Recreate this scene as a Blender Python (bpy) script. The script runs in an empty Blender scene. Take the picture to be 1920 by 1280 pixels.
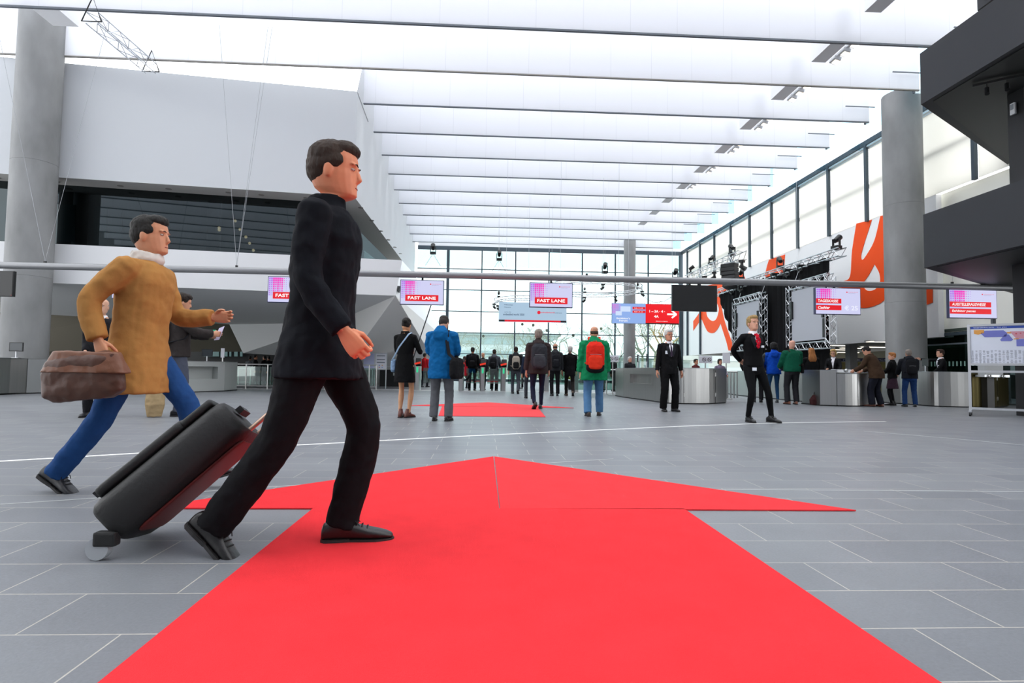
import bpy, bmesh, math, random
from mathutils import Vector, Matrix, Euler, noise
random.seed(7)
PI = math.pi
V = Vector
SC = bpy.context.scene
COL = SC.collection

# ------------------------------------------------------------------ camera
F = 1100.0
CAMZ = 0.81
d1 = V(((904-960)/F, (640-695)/F, -1)); d2 = V(((1904-960)/F, (640-709.5)/F, -1))
Yc = d1.normalized(); Zc = (d2-d1).cross(d1).normalized(); Xc = Yc.cross(Zc)
RW = Matrix((Xc, Yc, Zc))                       # camera -> world rotation
cd = bpy.data.cameras.new('camera'); cam = bpy.data.objects.new('camera', cd); COL.objects.link(cam)
cd.sensor_width = 36; cd.lens = F/1920*36; cd.clip_end = 400; cd.clip_start = 0.05
cam.matrix_world = Matrix.Translation((0, 0, CAMZ)) @ RW.to_4x4()
SC.camera = cam

def ray(px, py): return RW @ V(((px-960)/F, (640-py)/F, -1))
def at(px, py, Y): d = ray(px, py); return V((0, 0, CAMZ)) + d*(Y/d.y)
def wx(px, py, X): d = ray(px, py); return V((0, 0, CAMZ)) + d*(X/d.x)
def fl(px, py, z=0.0): d = ray(px, py); return V((0, 0, CAMZ)) + d*((z-CAMZ)/d.z)

# ------------------------------------------------------------------ light
W = bpy.data.worlds.new('world'); SC.world = W; W.use_nodes = True
bg = W.node_tree.nodes['Background']; bg.inputs[0].default_value = (0.955, 0.975, 1.0, 1); bg.inputs[1].default_value = 3.05
SC.view_settings.view_transform = 'Standard'; SC.view_settings.look = 'None'
SC.view_settings.exposure = 0.0; SC.view_settings.gamma = 1.0; SC.view_settings.use_curve_mapping = False
SC.cycles.use_denoising = True
SC.cycles.max_bounces = 12; SC.cycles.diffuse_bounces = 9; SC.cycles.transparent_max_bounces = 16
SC.cycles.caustics_reflective = False; SC.cycles.caustics_refractive = False
sun = bpy.data.lights.new('overcast_sun', 'SUN'); sun.energy = .5; sun.angle = math.radians(110); sun.color = (1, .985, .96)
so = bpy.data.objects.new('overcast_sun', sun); COL.objects.link(so); so.rotation_euler = (math.radians(18), math.radians(-14), 0)

# ------------------------------------------------------------------ materials
def lin(c):
    c = c.lstrip('#'); r = [int(c[i:i+2], 16)/255 for i in (0, 2, 4)]
    return tuple((x/12.92 if x <= .04045 else ((x+.055)/1.055)**2.4) for x in r)+(1,)
MATS = {}
def mat(name, col, rough=.6, metal=0., bump=0., bscale=40., var=0., vscale=3., emit=0., spec=.5, stretch=None, alpha=1., sheen=0.):
    if name in MATS: return MATS[name]
    m = bpy.data.materials.new(name); m.use_nodes = True; nt = m.node_tree; N = nt.nodes; L = nt.links
    p = N['Principled BSDF']; c = lin(col)
    p.inputs['Base Color'].default_value = c; p.inputs['Roughness'].default_value = rough
    p.inputs['Metallic'].default_value = metal; p.inputs['Specular IOR Level'].default_value = spec
    p.inputs['Alpha'].default_value = alpha
    if sheen: p.inputs['Sheen Weight'].default_value = sheen
    if emit: p.inputs['Base Color'].default_value = (.02, .02, .02, 1); p.inputs['Emission Color'].default_value = c; p.inputs['Emission Strength'].default_value = emit
    if bump or var:
        tc = N.new('ShaderNodeTexCoord'); mp = N.new('ShaderNodeMapping'); L.new(tc.outputs['Object'], mp.inputs[0])
        if stretch: mp.inputs['Scale'].default_value = stretch
    if var:
        n = N.new('ShaderNodeTexNoise'); n.inputs['Scale'].default_value = vscale; n.inputs['Detail'].default_value = 6
        L.new(mp.outputs[0], n.inputs['Vector'])
        r = N.new('ShaderNodeMapRange'); L.new(n.outputs['Fac'], r.inputs[0]); r.inputs[1].default_value = .3; r.inputs[2].default_value = .7
        r.inputs[3].default_value = 1-var; r.inputs[4].default_value = 1+var
        mx = N.new('ShaderNodeVectorMath'); mx.operation = 'SCALE'; mx.inputs[0].default_value = c[:3]; L.new(r.outputs[0], mx.inputs['Scale'])
        L.new(mx.outputs[0], p.inputs['Base Color'])
    if bump:
        n = N.new('ShaderNodeTexNoise'); n.inputs['Scale'].default_value = bscale; n.inputs['Detail'].default_value = 4
        L.new(mp.outputs[0], n.inputs['Vector'])
        b = N.new('ShaderNodeBump'); b.inputs['Strength'].default_value = min(1, bump); b.inputs['Distance'].default_value = .01
        L.new(n.outputs['Fac'], b.inputs['Height']); L.new(b.outputs[0], p.inputs['Normal'])
    MATS[name] = m; return m
def cloth(col, rough=.85): return mat('cloth_'+col.strip('#'), col, rough, bump=.3, bscale=26, var=.10, vscale=9, spec=.12)
def skin(col='#c98f73'): return mat('skin_'+col.strip('#'), col, .5, bump=.05, bscale=60, var=.05, vscale=20, spec=.35)
def hairm(col):
    col = '#'+''.join('%02x' % int(int(col.lstrip('#')[i:i+2], 16)*(.62 if int(col.lstrip('#')[0:2], 16) < 120 else .88)) for i in (0, 2, 4)) if len(col) == 7 else '#000000'
    return mat('hair_'+col.strip('#'), col, .7, bump=.8, bscale=60, var=.25, vscale=30, spec=.3, stretch=(1, 1, .25))
def lit(name, col, s=1.): return mat(name, col, .4, emit=s, spec=.2)

def translucent(name, col, t=.5, lines=0, rough=.9):
    m = bpy.data.materials.new(name); m.use_nodes = True; nt = m.node_tree; N = nt.nodes; L = nt.links
    N.remove(N['Principled BSDF']); o = N['Material Output']
    d = N.new('ShaderNodeBsdfDiffuse'); tr = N.new('ShaderNodeBsdfTranslucent'); mx = N.new('ShaderNodeMixShader')
    mx.inputs[0].default_value = t; L.new(d.outputs[0], mx.inputs[1]); L.new(tr.outputs[0], mx.inputs[2]); L.new(mx.outputs[0], o.inputs[0])
    c = lin(col); d.inputs[0].default_value = c; tr.inputs[0].default_value = c
    if lines:
        tc = N.new('ShaderNodeTexCoord'); sx = N.new('ShaderNodeSeparateXYZ'); L.new(tc.outputs['Object'], sx.inputs[0])
        a = N.new('ShaderNodeMath'); a.operation = 'PINGPONG'; a.inputs[1].default_value = lines/2; L.new(sx.outputs[0], a.inputs[0])
        b = N.new('ShaderNodeMath'); b.operation = 'LESS_THAN'; b.inputs[1].default_value = .008; L.new(a.outputs[0], b.inputs[0])
        k = N.new('ShaderNodeMixRGB'); k.inputs[1].default_value = c; k.inputs[2].default_value = tuple(x*.9 for x in c[:3])+(1,)
        L.new(b.outputs[0], k.inputs[0]); L.new(k.outputs[0], d.inputs[0]); L.new(k.outputs[0], tr.inputs[0])
    MATS[name] = m; return m
def glassy(name, tint, fac=.12, rough=.02, refl='#ffffff'):
    m = bpy.data.materials.new(name); m.use_nodes = True; nt = m.node_tree; N = nt.nodes; L = nt.links
    N.remove(N['Principled BSDF']); o = N['Material Output']
    t = N.new('ShaderNodeBsdfTransparent'); t.inputs[0].default_value = lin(tint)
    g = N.new('ShaderNodeBsdfGlossy'); g.inputs[0].default_value = lin(refl); g.inputs['Roughness'].default_value = rough
    mx = N.new('ShaderNodeMixShader'); mx.inputs[0].default_value = fac
    L.new(t.outputs[0], mx.inputs[1]); L.new(g.outputs[0], mx.inputs[2]); L.new(mx.outputs[0], o.inputs[0])
    MATS[name] = m; return m

# ------------------------------------------------------------------ geometry collector
def frame(t, s):
    t = t.normalized(); s = (s - t*s.dot(t))
    if s.length < 1e-6: s = t.orthogonal()
    s.normalize(); return t, s, t.cross(s)
class G:
    def __init__(s): s.v = []; s.f = []; s.m = []
    def add(s, vs, fs, mi=0):
        o = len(s.v); s.v += [tuple(x) for x in vs]; s.f += [tuple(i+o for i in f) for f in fs]; s.m += [mi]*len(fs); return s
    def box(s, c, d, rz=0, mi=0, rot=None):
        R = rot if rot is not None else Matrix.Rotation(rz, 3, 'Z'); c = V(c)
        vs = [c + R @ V((x*d[0]/2, y*d[1]/2, z*d[2]/2)) for x in (-1, 1) for y in (-1, 1) for z in (-1, 1)]
        return s.add(vs, [(0, 1, 3, 2), (4, 6, 7, 5), (0, 4, 5, 1), (2, 3, 7, 6), (0, 2, 6, 4), (1, 5, 7, 3)], mi)
    def bar(s, a, b, w, h=None, mi=0, up=V((0, 0, 1))):
        a = V(a); b = V(b); t, sd, u = frame(b-a, up.cross(b-a) if abs((b-a).normalized().dot(up)) < .99 else V((1, 0, 0)))
        return s.box((a+b)/2, ((b-a).length, w, h or w), mi=mi, rot=Matrix((t, sd, u)).transposed())
    def quad(s, *p, mi=0): return s.add(p, [tuple(range(len(p)))], mi)
    def prism(s, pts, z0, z1, mi=0):
        n = len(pts); vs = [(p[0], p[1], z0) for p in pts]+[(p[0], p[1], z1) for p in pts]
        return s.add(vs, [tuple(range(n-1, -1, -1)), tuple(range(n, 2*n))]+[(i, (i+1) % n, n+(i+1) % n, n+i) for i in range(n)], mi)
    def slab(s, pts, off, mi=0):
        n = len(pts); off = V(off); vs = [V(p) for p in pts]+[V(p)+off for p in pts]
        return s.add(vs, [tuple(range(n-1, -1, -1)), tuple(range(n, 2*n))]+[(i, (i+1) % n, n+(i+1) % n, n+i) for i in range(n)], mi)
    def loft(s, st, side=V((1, 0, 0)), n=14, e=2., mi=0, fixed=None):
        """st: (centre, rx, ry)"""
        vs = []; m = len(st); P = [V(q[0]) for q in st]
        for i, q in enumerate(st):
            t = fixed or (P[min(i+1, m-1)]-P[max(i-1, 0)])
            if t.length < 1e-7: t = V((0, 0, 1))
            t, sd, u = frame(t, side)
            for k in range(n):
                a = 2*PI*k/n; c, sn = math.cos(a), math.sin(a)
                x = math.copysign(abs(c)**(2/e), c)*q[1]; y = math.copysign(abs(sn)**(2/e), sn)*q[2]
                vs.append(P[i]+sd*x+u*y)
        fs = [(i*n+k, i*n+(k+1) % n, (i+1)*n+(k+1) % n, (i+1)*n+k) for i in range(m-1) for k in range(n)]
        fs += [tuple(range(n-1, -1, -1)), tuple((m-1)*n+k for k in range(n))]
        return s.add(vs, fs, mi)
    def tube(s, pts, r, n=8, mi=0):
        rr = r if isinstance(r, (list, tuple)) else [r]*len(pts)
        sd = V((0, 0, 1)) if abs((V(pts[1])-V(pts[0])).normalized().z) < .9 else V((1, 0, 0))
        return s.loft([(p, q, q) for p, q in zip(pts, rr)], side=sd, n=n, mi=mi)
    def ball(s, c, r, n=12, mi=0, rot=None):
        c = V(c); r = r if isinstance(r, (tuple, list)) else (r, r, r); R = rot or Matrix.Identity(3)
        m = max(4, n//2+1); st = []
        vs = [c+R @ V((0, 0, -r[2]))]
        for i in range(1, m):
            a = PI*i/m
            for k in range(n):
                b = 2*PI*k/n; vs.append(c+R @ V((r[0]*math.sin(a)*math.cos(b), r[1]*math.sin(a)*math.sin(b), -r[2]*math.cos(a))))
        vs.append(c+R @ V((0, 0, r[2]))); top = len(vs)-1
        fs = [(0, 1+(k+1) % n, 1+k) for k in range(n)]
        fs += [(1+i*n+k, 1+i*n+(k+1) % n, 1+(i+1)*n+(k+1) % n, 1+(i+1)*n+k) for i in range(m-2) for k in range(n)]
        fs += [(top, 1+(m-2)*n+k, 1+(m-2)*n+(k+1) % n) for k in range(n)]
        return s.add(vs, fs, mi)
    def xf(s, M):
        s.v = [tuple(M @ V(p)) for p in s.v]; return s
    def mesh(s, name='m'):
        me = bpy.data.meshes.new(name); me.from_pydata(s.v, [], s.f); me.validate(); return me
    def build(s, name, mats, parent=None, smooth=False, bevel=0, **tags):
        me = s.mesh(name)
        for m in (mats if isinstance(mats, (list, tuple)) else [mats]): me.materials.append(m)
        if len(me.polygons) == len(s.m): me.polygons.foreach_set('material_index', s.m)
        bm = bmesh.new(); bm.from_mesh(me); bmesh.ops.recalc_face_normals(bm, faces=bm.faces)
        if bevel: bmesh.ops.bevel(bm, geom=bm.edges[:], offset=bevel, segments=2, affect='EDGES', profile=.6)
        bm.to_mesh(me); bm.free()
        if smooth: sm(me)
        return link(name, me, parent, **tags)
def sm(me, ang=50):
    me.polygons.foreach_set('use_smooth', [True]*len(me.polygons))
    if ang: me.set_sharp_from_angle(angle=math.radians(ang))
def tag(o, label=None, cat=None, group=None, kind=None):
    if label: o['label'] = label
    if cat: o['category'] = cat
    if group: o['group'] = group
    if kind: o['kind'] = kind
    return o
def link(name, me, parent=None, label=None, cat=None, group=None, kind=None):
    o = bpy.data.objects.new(name, me); COL.objects.link(o)
    if parent: o.parent = parent
    return tag(o, label, cat, group, kind)
def empty(name, loc=(0, 0, 0), rz=0, **k):
    o = bpy.data.objects.new(name, None); COL.objects.link(o); o.location = loc; o.rotation_euler = (0, 0, rz); o.empty_display_size = .2
    return tag(o, **k)
def kids(o): return [c for c in COL.objects if c.parent == o]
def dup(root, loc, rz=None, label=None, group=None, scale=None):
    ch = kids(root); r = root.copy(); COL.objects.link(r); r.location = loc
    if rz is not None: r.rotation_euler = (0, 0, rz)
    if scale: r.scale = (scale,)*3
    if label: r['label'] = label
    if group: r['group'] = group
    for c in ch:
        n = c.copy(); COL.objects.link(n); n.parent = r
        for g in kids(c):
            q = g.copy(); COL.objects.link(q); q.parent = n
    return r

# ------------------------------------------------------------------ voxel remesh in a scratch scene
TMP = bpy.data.scenes.new('scratch')
TEX = {}
def remesh(g, vox, smooth=3, disp=0, dsize=.09):
    me = g.mesh('t'); o = bpy.data.objects.new('t', me); TMP.collection.objects.link(o)
    r = o.modifiers.new('r', 'REMESH'); r.mode = 'VOXEL'; r.voxel_size = vox
    if smooth: s = o.modifiers.new('s', 'SMOOTH'); s.factor = .5; s.iterations = smooth
    if disp:
        if dsize not in TEX: TEX[dsize] = bpy.data.textures.new('fold', 'CLOUDS'); TEX[dsize].noise_scale = dsize; TEX[dsize].noise_depth = 1
        d = o.modifiers.new('d', 'DISPLACE'); d.texture = TEX[dsize]; d.strength = disp; d.mid_level = .5
    vl = TMP.view_layers[0]; vl.update(); dg = vl.depsgraph
    out = bpy.data.meshes.new_from_object(o.evaluated_get(dg), depsgraph=dg)
    bpy.data.objects.remove(o); bpy.data.meshes.remove(me); out.materials.clear(); return out
def join(*mes):
    bm = bmesh.new()
    for m in mes: bm.from_mesh(m)
    out = bpy.data.meshes.new('j'); bm.to_mesh(out); bm.free()
    for m in mes: bpy.data.meshes.remove(m)
    return out
def put(me, name, m, parent, smooth=True, ang=None, **k):
    me.name = name
    for q in (m if isinstance(m, (list, tuple)) else [m]): me.materials.append(q)
    if smooth: sm(me, ang)
    return link(name, me, parent, **k)

TXT = {}
def text(s, m, parent, cx, cz, w, h, y=0., depth=.001, name='lettering', bold=.0, shear=0, label=None):
    """lettering fitted to a w x h box centred on (cx, cz) in the parent's x-z plane, facing -y"""
    key = (s, bold, shear)
    if key not in TXT:
        c = bpy.data.curves.new('txt', 'FONT'); c.body = s; c.offset = bold; c.resolution_u = 3; c.shear = shear; c.align_x = 'CENTER'
        o = bpy.data.objects.new('txt', c); TMP.collection.objects.link(o); vl = TMP.view_layers[0]; vl.update()
        me = bpy.data.meshes.new_from_object(o.evaluated_get(vl.depsgraph), depsgraph=vl.depsgraph); bpy.data.objects.remove(o)
        TXT[key] = ([tuple(v.co) for v in me.vertices], [tuple(p.vertices) for p in me.polygons])
    vs, fs = TXT[key]; x0 = min(v[0] for v in vs); x1 = max(v[0] for v in vs); y0 = min(v[1] for v in vs); y1 = max(v[1] for v in vs)
    g = G(); g.add([(cx+((v[0]-x0)/(x1-x0)-.5)*w, y, cz+((v[1]-y0)/(y1-y0)-.5)*h) for v in vs], fs)
    return g.build(name, m, parent, label=label)
# ------------------------------------------------------------------ people
def ik(a, b, l1, l2, pole):
    """two-bone chain from a to b: returns middle joint and reached end"""
    d = b-a; D = min(d.length, (l1+l2)*.999); n = d.normalized(); e = a+n*D
    x = (l1*l1-l2*l2+D*D)/(2*D); h = math.sqrt(max(0, l1*l1-x*x)); p = pole-n*pole.dot(n)
    if p.length < 1e-5: p = V((0, 1, 0))
    return a+n*x+p.normalized()*h, e
def limb(g, pts, rad, n=12, flat=1.):
    """rounded tapering limb through pts; rad is a list of radii spread along its length"""
    P = [V(p) for p in pts]; L = [0]
    for i in range(1, len(P)): L.append(L[-1]+(P[i]-P[i-1]).length)
    T = L[-1]; st = []; K = 14
    for k in range(K+1):
        s = T*k/K; i = 0
        while i < len(P)-2 and s > L[i+1]: i += 1
        q = P[i].lerp(P[i+1], (s-L[i])/(L[i+1]-L[i]))
        if 0 < k < K:      # round the bend
            for j in range(1, len(P)-1):
                w = max(0, 1-abs(s-L[j])/(.09))
                if w > 0:
                    mid = (P[j-1].lerp(P[j], 1-.06/max(.07, L[j]-L[j-1]))+P[j].lerp(P[j+1], .06/max(.07, L[j+1]-L[j])))/2
                    q = q.lerp(q+(mid-P[j])*.6, w)
        u = k/K*(len(rad)-1); j = min(int(u), len(rad)-2); r = rad[j]+(rad[j+1]-rad[j])*(u-j)
        st.append((q, r*flat, r))
    d = (P[1]-P[0]).normalized(); e = (P[-1]-P[-2]).normalized()
    st = [(P[0]-d*rad[0]*.5, rad[0]*.6*flat, rad[0]*.6)]+st
    g.loft(st, n=n)
    return g
def hand(w, d, n, side, curl=.5, gr=0):
    """five-fingered hand; w wrist, d finger direction, n palm normal (fingers close towards it), side +1 right / -1 left"""
    g = G(); d = d.normalized(); n = (n-d*n.dot(d)).normalized(); s = d.cross(n)*1.0
    ts = s*side                                            # thumb side
    g.loft([(w-d*.03, .026, .021), (w, .027, .02), (w+d*.03, .036, .018), (w+d*.065, .041, .016), (w+d*.092, .040, .013), (w+d*.1, .034, .009)], side=s, n=12, e=2.4)
    LEN = (.070, .079, .074, .058)
    for k in range(4):
        o = ts*(.0305-.0203*k); b = w+d*(.088-(.004 if k in (0, 3) else 0)-(.006 if k == 3 else 0))+o; L = LEN[k]; pts = [b-d*.02, b]; a = .12+.1*curl+.03*k*curl; p = b
        dd = d
        for q, l in enumerate((.46, .30, .24)):
            dd = (d*math.cos(a)+n*math.sin(a)+ts*(.05-.035*k)*(1-curl*.5)).normalized(); p = p+dd*L*l; pts.append(p); a += curl*(1.05-.15*q)
        r = (.0088, .0092, .0088, .0077)[k]
        g.loft([(q, r*f, r*f) for q, f in zip(pts, (.9, 1.08, 1.0, .9, .74))]+[(pts[-1]+dd*.005, r*.35, r*.35)], side=s, n=8)
    b = w+d*.022+ts*.026+n*.006; t1 = b+d*.026+ts*.016+n*(.012+.006*curl); t2 = t1+d*.027+ts*(.006-.008*curl)+n*.012*(1+curl); t3 = t2+d*.024-ts*.002*(1+2*curl)+n*.008*(1+curl)
    g.loft([(b-ts*.012, .013, .013), (b, .0145, .014), (t1, .0118, .0115), (t2, .0102, .0098), (t3, .0078, .007), (t3+(t3-t2)*.15, .003, .003)], side=n, n=8)
    return g

HEAD = [(1.44, -.018, .058, .062), (1.48, -.014, .054, .06), (1.51, -.006, .052, .064), (1.522, .03, .044, .062), (1.532, .028, .05, .078), (1.55, .014, .058, .09),
        (1.57, .007, .0625, .095), (1.59, .002, .067, .0965), (1.612, -.001, .0705, .0975), (1.635, -.004, .072, .096), (1.655, -.004, .0735, .1),
        (1.68, -.006, .0745, .1), (1.705, -.009, .071, .095), (1.727, -.012, .059, .08), (1.742, -.014, .04, .056), (1.75, -.014, .015, .022)]
def person(label, foot, top, h, Y=None, fem=False, lean=0., feet=((.10, 0, 0, 0), (-.10, 0, 0, 0)), hands=((.27, .03, .80), (-.27, .03, .80)),
           curls=(.45, .45), sk='#c48a6c', hair=('short', '#3a2c22'), head=(0, 0), coat=None, pants=None, skirt=None, shoes='#15151a',
           shirt=None, tie=None, scarf=None, near=False, face=False, glasses=False, group=None, dz=0., elb=None, badge=None, hdir=None, fat=0., boots=False, beard=None):
    """foot: floor pixel (or (px, None) with Y), top: pixel of the head's top, h: heading in degrees (0 away, 90 to the right, 180 towards the camera)"""
    if Y is None: loc = fl(*foot)
    else: loc = at(foot[0], 700, Y)
    loc.z = dz
    tp = at(foot[0], top, loc.y); tall = tp.z-dz
    root = empty('person', loc, -math.radians(h), label=label, cat='person', group=group)
    # skeleton -------------------------------------------------
    Lt, Ls = .43, .415
    FT = []
    for i, f in enumerate(feet):
        x, y, z, pt = f; p = math.radians(pt)      # pitch about the ball of the foot
        ball = V((x, y+.10, z)); rel = Matrix.Rotation(-p, 3, 'X') @ V((0, -.10, .085)); FT.append((ball+rel, p, ball))
    hz = min(.935, min(math.sqrt(max(.1, (Lt+Ls)**2*.996-(a.x-(.09 if i == 0 else -.09))**2-a.y**2))+a.z for i, (a, p, b) in enumerate(FT)))
    drop = .935-hz; le = math.radians(lean)
    ML = Matrix.Translation((0, 0, .95-drop)) @ Matrix.Rotation(-le, 4, 'X') @ Matrix.Translation((0, 0, -.95))
    def T(p): return ML @ V(p)
    nk = V((0, -.015, 1.50)); MH = ML @ Matrix.Translation(nk) @ Matrix.Rotation(math.radians(head[1]), 4, 'Z') @ Matrix.Rotation(-math.radians(head[0])+le*.6, 4, 'X') @ Matrix.Translation(-nk)
    sc = tall/((MH @ V((0, -.014, 1.752))).z); root.scale = (sc,)*3
    shx = .158 if fem else .178; sk_m = skin(sk); hw = (.9 if fem else 1.)
    hips = [V((.088, 0, .92-drop)), V((-.088, 0, .92-drop))]
    knees = []; ank = []
    for i in range(2):
        k, a = ik(hips[i], FT[i][0], Lt, Ls, V((.12 if i == 0 else -.12, 1, 0))); knees.append(k); ank.append(a)
    sh = [T((shx, -.01, 1.415)), T((-shx, -.01, 1.415))]; el = []; wr = []
    for i in range(2):
        sgn = 1 if i == 0 else -1
        pole = V(elb[i]) if elb and elb[i] else V((sgn*.45, -1, -.25))
        e, w = ik(sh[i], V(hands[i]), .295, .26, pole); el.append(e); wr.append(w)
    # body ------------------------------------------------------
    g = G()
    bs = [(.83, 0, .10, .09), (.90, 0, .150, .105), (.97, 0, .15, .105), (1.08, 0, .125+fat, .092+fat), (1.2, 0, .14, .1), (1.32, .0, .155, .105), (1.40, -.008, .15, .085), (1.45, -.014, .10, .065), (1.50, -.015, .055, .055)]
    g.loft([(T((0, y, z)) if z > .95 else V((0, y, z-drop)), rx*hw, ry*hw) for z, y, rx, ry in bs], n=18, e=2.3)
    for i in range(2):
        s = 1 if i == 0 else -1
        limb(g, [hips[i], knees[i], ank[i]], [q_*(.78 if pants else 1) for q_ in (.082, .08, .07, .057, .050, .054, .052, .040, .036)] if not fem or pants else [.08, .076, .064, .05, .044, .05, .046, .034, .03])
        limb(g, [T((s*.10, -.01, 1.42)), sh[i]], [.04, .042], n=8)
        limb(g, [sh[i], el[i], wr[i]], [x*hw for x in (.048, .046, .042, .038, .036, .036, .032, .027, .025)], n=10)
    body = remesh(g, .013, 3)
    hd = G()
    hd.loft([(MH @ V((0, y, z)), rx*(.95 if fem else 1), ry) for z, y, rx, ry in HEAD], n=20, e=2.15, fixed=(MH.to_3x3() @ V((0, 0, 1))))
    R3 = MH.to_3x3()
    hd.loft([(MH @ V((0, .088, 1.65)), .008, .006), (MH @ V((0, .099, 1.625)), .0105, .011), (MH @ V((0, .107, 1.603)), .015, .014), (MH @ V((0, .098, 1.592)), .015, .01)], side=R3 @ V((1, 0, 0)), n=8)
    for s in (1, -1):
        hd.ball(MH @ V((s*.073, -.008, 1.618)), (.009, .02, .033), 10, rot=R3)
        hd.ball(MH @ V((s*.03, .082, 1.658)), (.026, .016, .009), 8, rot=R3)      # brow
    hd.ball(MH @ V((0, .091, 1.569)), (.024, .011, .0055), 8, rot=R3); hd.ball(MH @ V((0, .089, 1.558)), (.02, .012, .006), 8, rot=R3)
    hd.ball(MH @ V((0, .08, 1.536)), (.024, .018, .014), 8, rot=R3)
    hm = remesh(hd, .0042 if (near or face) else .006, 2)
    hg = []
    for i in range(2):
        fd = (wr[i]-el[i]).normalized(); s = 1 if i == 0 else -1
        n = V((-s, .25, 0))
        if hdir and hdir[i]: fd = V(hdir[i][0]).normalized(); n = V(hdir[i][1])
        q = hand(wr[i]-fd*.005, fd, n, s, curls[i])
        hg.append(remesh(q, .0032, 1) if near else q.mesh('h'))
    put(join(body, hm, *hg), 'body', sk_m, root)
    # face bits ---------------------------------------------------
    if face:
        for s in (1, -1):
            e = G(); e.ball(MH @ V((s*.0315, .0825, 1.637)), (.013, .0095, .0058), 12, rot=R3); e.ball(MH @ V((s*.0305, .0875, 1.637)), (.0055, .0058, .005), 8, mi=1, rot=R3)
            e.build('eye', [mat('eye_white', '#b5aaa2', .3), mat('iris', '#33271f', .2)], root, smooth=True)
            b = G(); b.tube([MH @ V((s*.014, .1, 1.655)), MH @ V((s*.032, .0985, 1.66)), MH @ V((s*.052, .084, 1.655))], [.002, .003, .0012], 6); b.build('eyebrow', hairm(hair[1] if hair[1] != '#d9d6d2' else '#9a928a'), root, smooth=True)
        m = G(); m.ball(MH @ V((0, .0975, 1.5645)), (.021, .007, .0045), 10, rot=R3); m.build('lips', mat('lips', '#9c4f45', .45), root, smooth=True)
    if glasses:
        m = G()
        for s in (1, -1):
            c = [MH @ V((s*.034+.023*math.cos(a), .106, 1.635+.016*math.sin(a))) for a in [k*PI/5 for k in range(11)]]; m.tube(c, .0016, 5)
            m.tube([MH @ V((s*.057, .105, 1.64)), MH @ V((s*.076, .06, 1.64)), MH @ V((s*.078, -.01, 1.63))], .0016, 5)
        m.tube([MH @ V((-.012, .107, 1.64)), MH @ V((.012, .107, 1.64))], .0016, 5); m.build('glasses', mat('spectacle_frame', '#2a2624', .3), root)
    # hair ---------------------------------------------------------
    st, hc = hair
    if st != 'none':
        q = G()
        def hb(c, r): q.ball(MH @ V(c), r, 16, rot=R3)
        if st in ('short', 'bun', 'long', 'bob', 'ring', 'thick', 'cap', 'afro'):
            pf = {'thick': .008, 'bob': .008, 'long': .006, 'cap': .007, 'afro': .02}.get(st, 0)
            if st != 'ring':
                hb((0, -.022, 1.688), (.083+pf, .101+pf, .077+pf)); hb((0, -.045, 1.64), (.078+pf, .078+pf, .085+pf)); hb((0, .028, 1.722), (.066+pf, .072, .044+pf*.6)); [hb((q_*.066, .0, 1.66), (.016, .05, .035)) for q_ in (1, -1)]
            else:
                hb((0, -.045, 1.635), (.078, .07, .05)); hb((.05, -.02, 1.645), (.028, .055, .03)); hb((-.05, -.02, 1.645), (.028, .055, .03))
            if st == 'bun': hb((0, -.125, 1.655), (.045, .038, .042)); hb((0, -.09, 1.65), (.04, .04, .04))
            if st == 'cap': hb((0, -.02, 1.70), (.09, .11, .06))
            if st in ('bob',):
                for s in (1, -1): hb((s*.07, -.02, 1.61), (.026, .062, .075))
                hb((0, -.075, 1.60), (.075, .045, .075)); hb((.03, .055, 1.722), (.05, .042, .026))
            if st == 'long':
                q.loft([(MH @ V((0, -.05, 1.66)), .088, .07), (MH @ V((0, -.07, 1.58)), .1, .06), (MH @ V((0, -.10, 1.48)), .12, .055), (MH @ V((0, -.125, 1.40)), .125, .04), (MH @ V((0, -.135, 1.33)), .09, .025)], n=16)
        put(remesh(q, .005 if near else .007, 2, .006, .02), 'hair', hairm(hc), root)
    if False:
        q = G(); q.ball(MH @ V((0, .062, 1.545)), (.05, .04, .026), 12, rot=R3); put(remesh(q, .006, 2), 'beard', hairm(beard), root)
    # garments -----------------------------------------------------
    vx = .009 if near else .012; prof = None
    if coat:
        c = dict(col='#222226', hem=.78, puff=0., flare=.0, hood=None, sl=None, collar=True, fold=.012, belt=0); c.update(coat); pf = c['puff']; zs = c['hem']
        fw = .93 if fem else 1.; c['collar'] = c['collar'] and not shirt
        prof = [(zs, 0, .178+c['flare']+fat*.6, .13+c['flare']+fat*.6), (min(.97, zs+.12), 0, .174+c['flare']*.7+fat*.8, .13+c['flare']*.6+fat*.8)]
        if zs < .8: prof.append((.98, 0, .172+fat, .128+fat))
        prof += [(1.1, 0, (.150 if fem else .163)+fat, .118+fat), (1.2, 0, .165+fat*.8, .126+fat*.6), (1.32, .003, .178, .131), (1.385, -.002, .166, .12), (1.43, -.01, .125, .098), (1.455, -.013, .088, .08)]+([] if shirt else [(1.49, -.015, .066, .068)])
        prof = [(z, y, (rx+pf)*fw, (ry+pf)*fw) if z < 1.44 else (z, y, rx+pf*.5, ry+pf*.5) for z, y, rx, ry in prof]
        g = G()
        def B(z): return (lambda p: T(p)) if z > .95 else (lambda p: V(p)-V((0, 0, drop)))
        hipx = (hips[0]+hips[1])/2
        g.loft([(B(z)((0, y, z)), rx, ry) for z, y, rx, ry in prof], n=24, e=2.35)
        for i in range(2):
            s = 1 if i == 0 else -1
            limb(g, [T((s*.07, -.01, 1.415)), sh[i]-V((s*.01, 0, .008))], [.05+pf*.6, .056+pf*.6], n=10)
            a = [.066, .064, .060, .055, .052, .052, .050, .046, .043]; f = .88 if fem else 1.
            cut = wr[i]-(wr[i]-el[i]).normalized()*.012
            limb(g, [sh[i], el[i], cut], [(x*f+pf*.9) for x in a], n=12)
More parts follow.
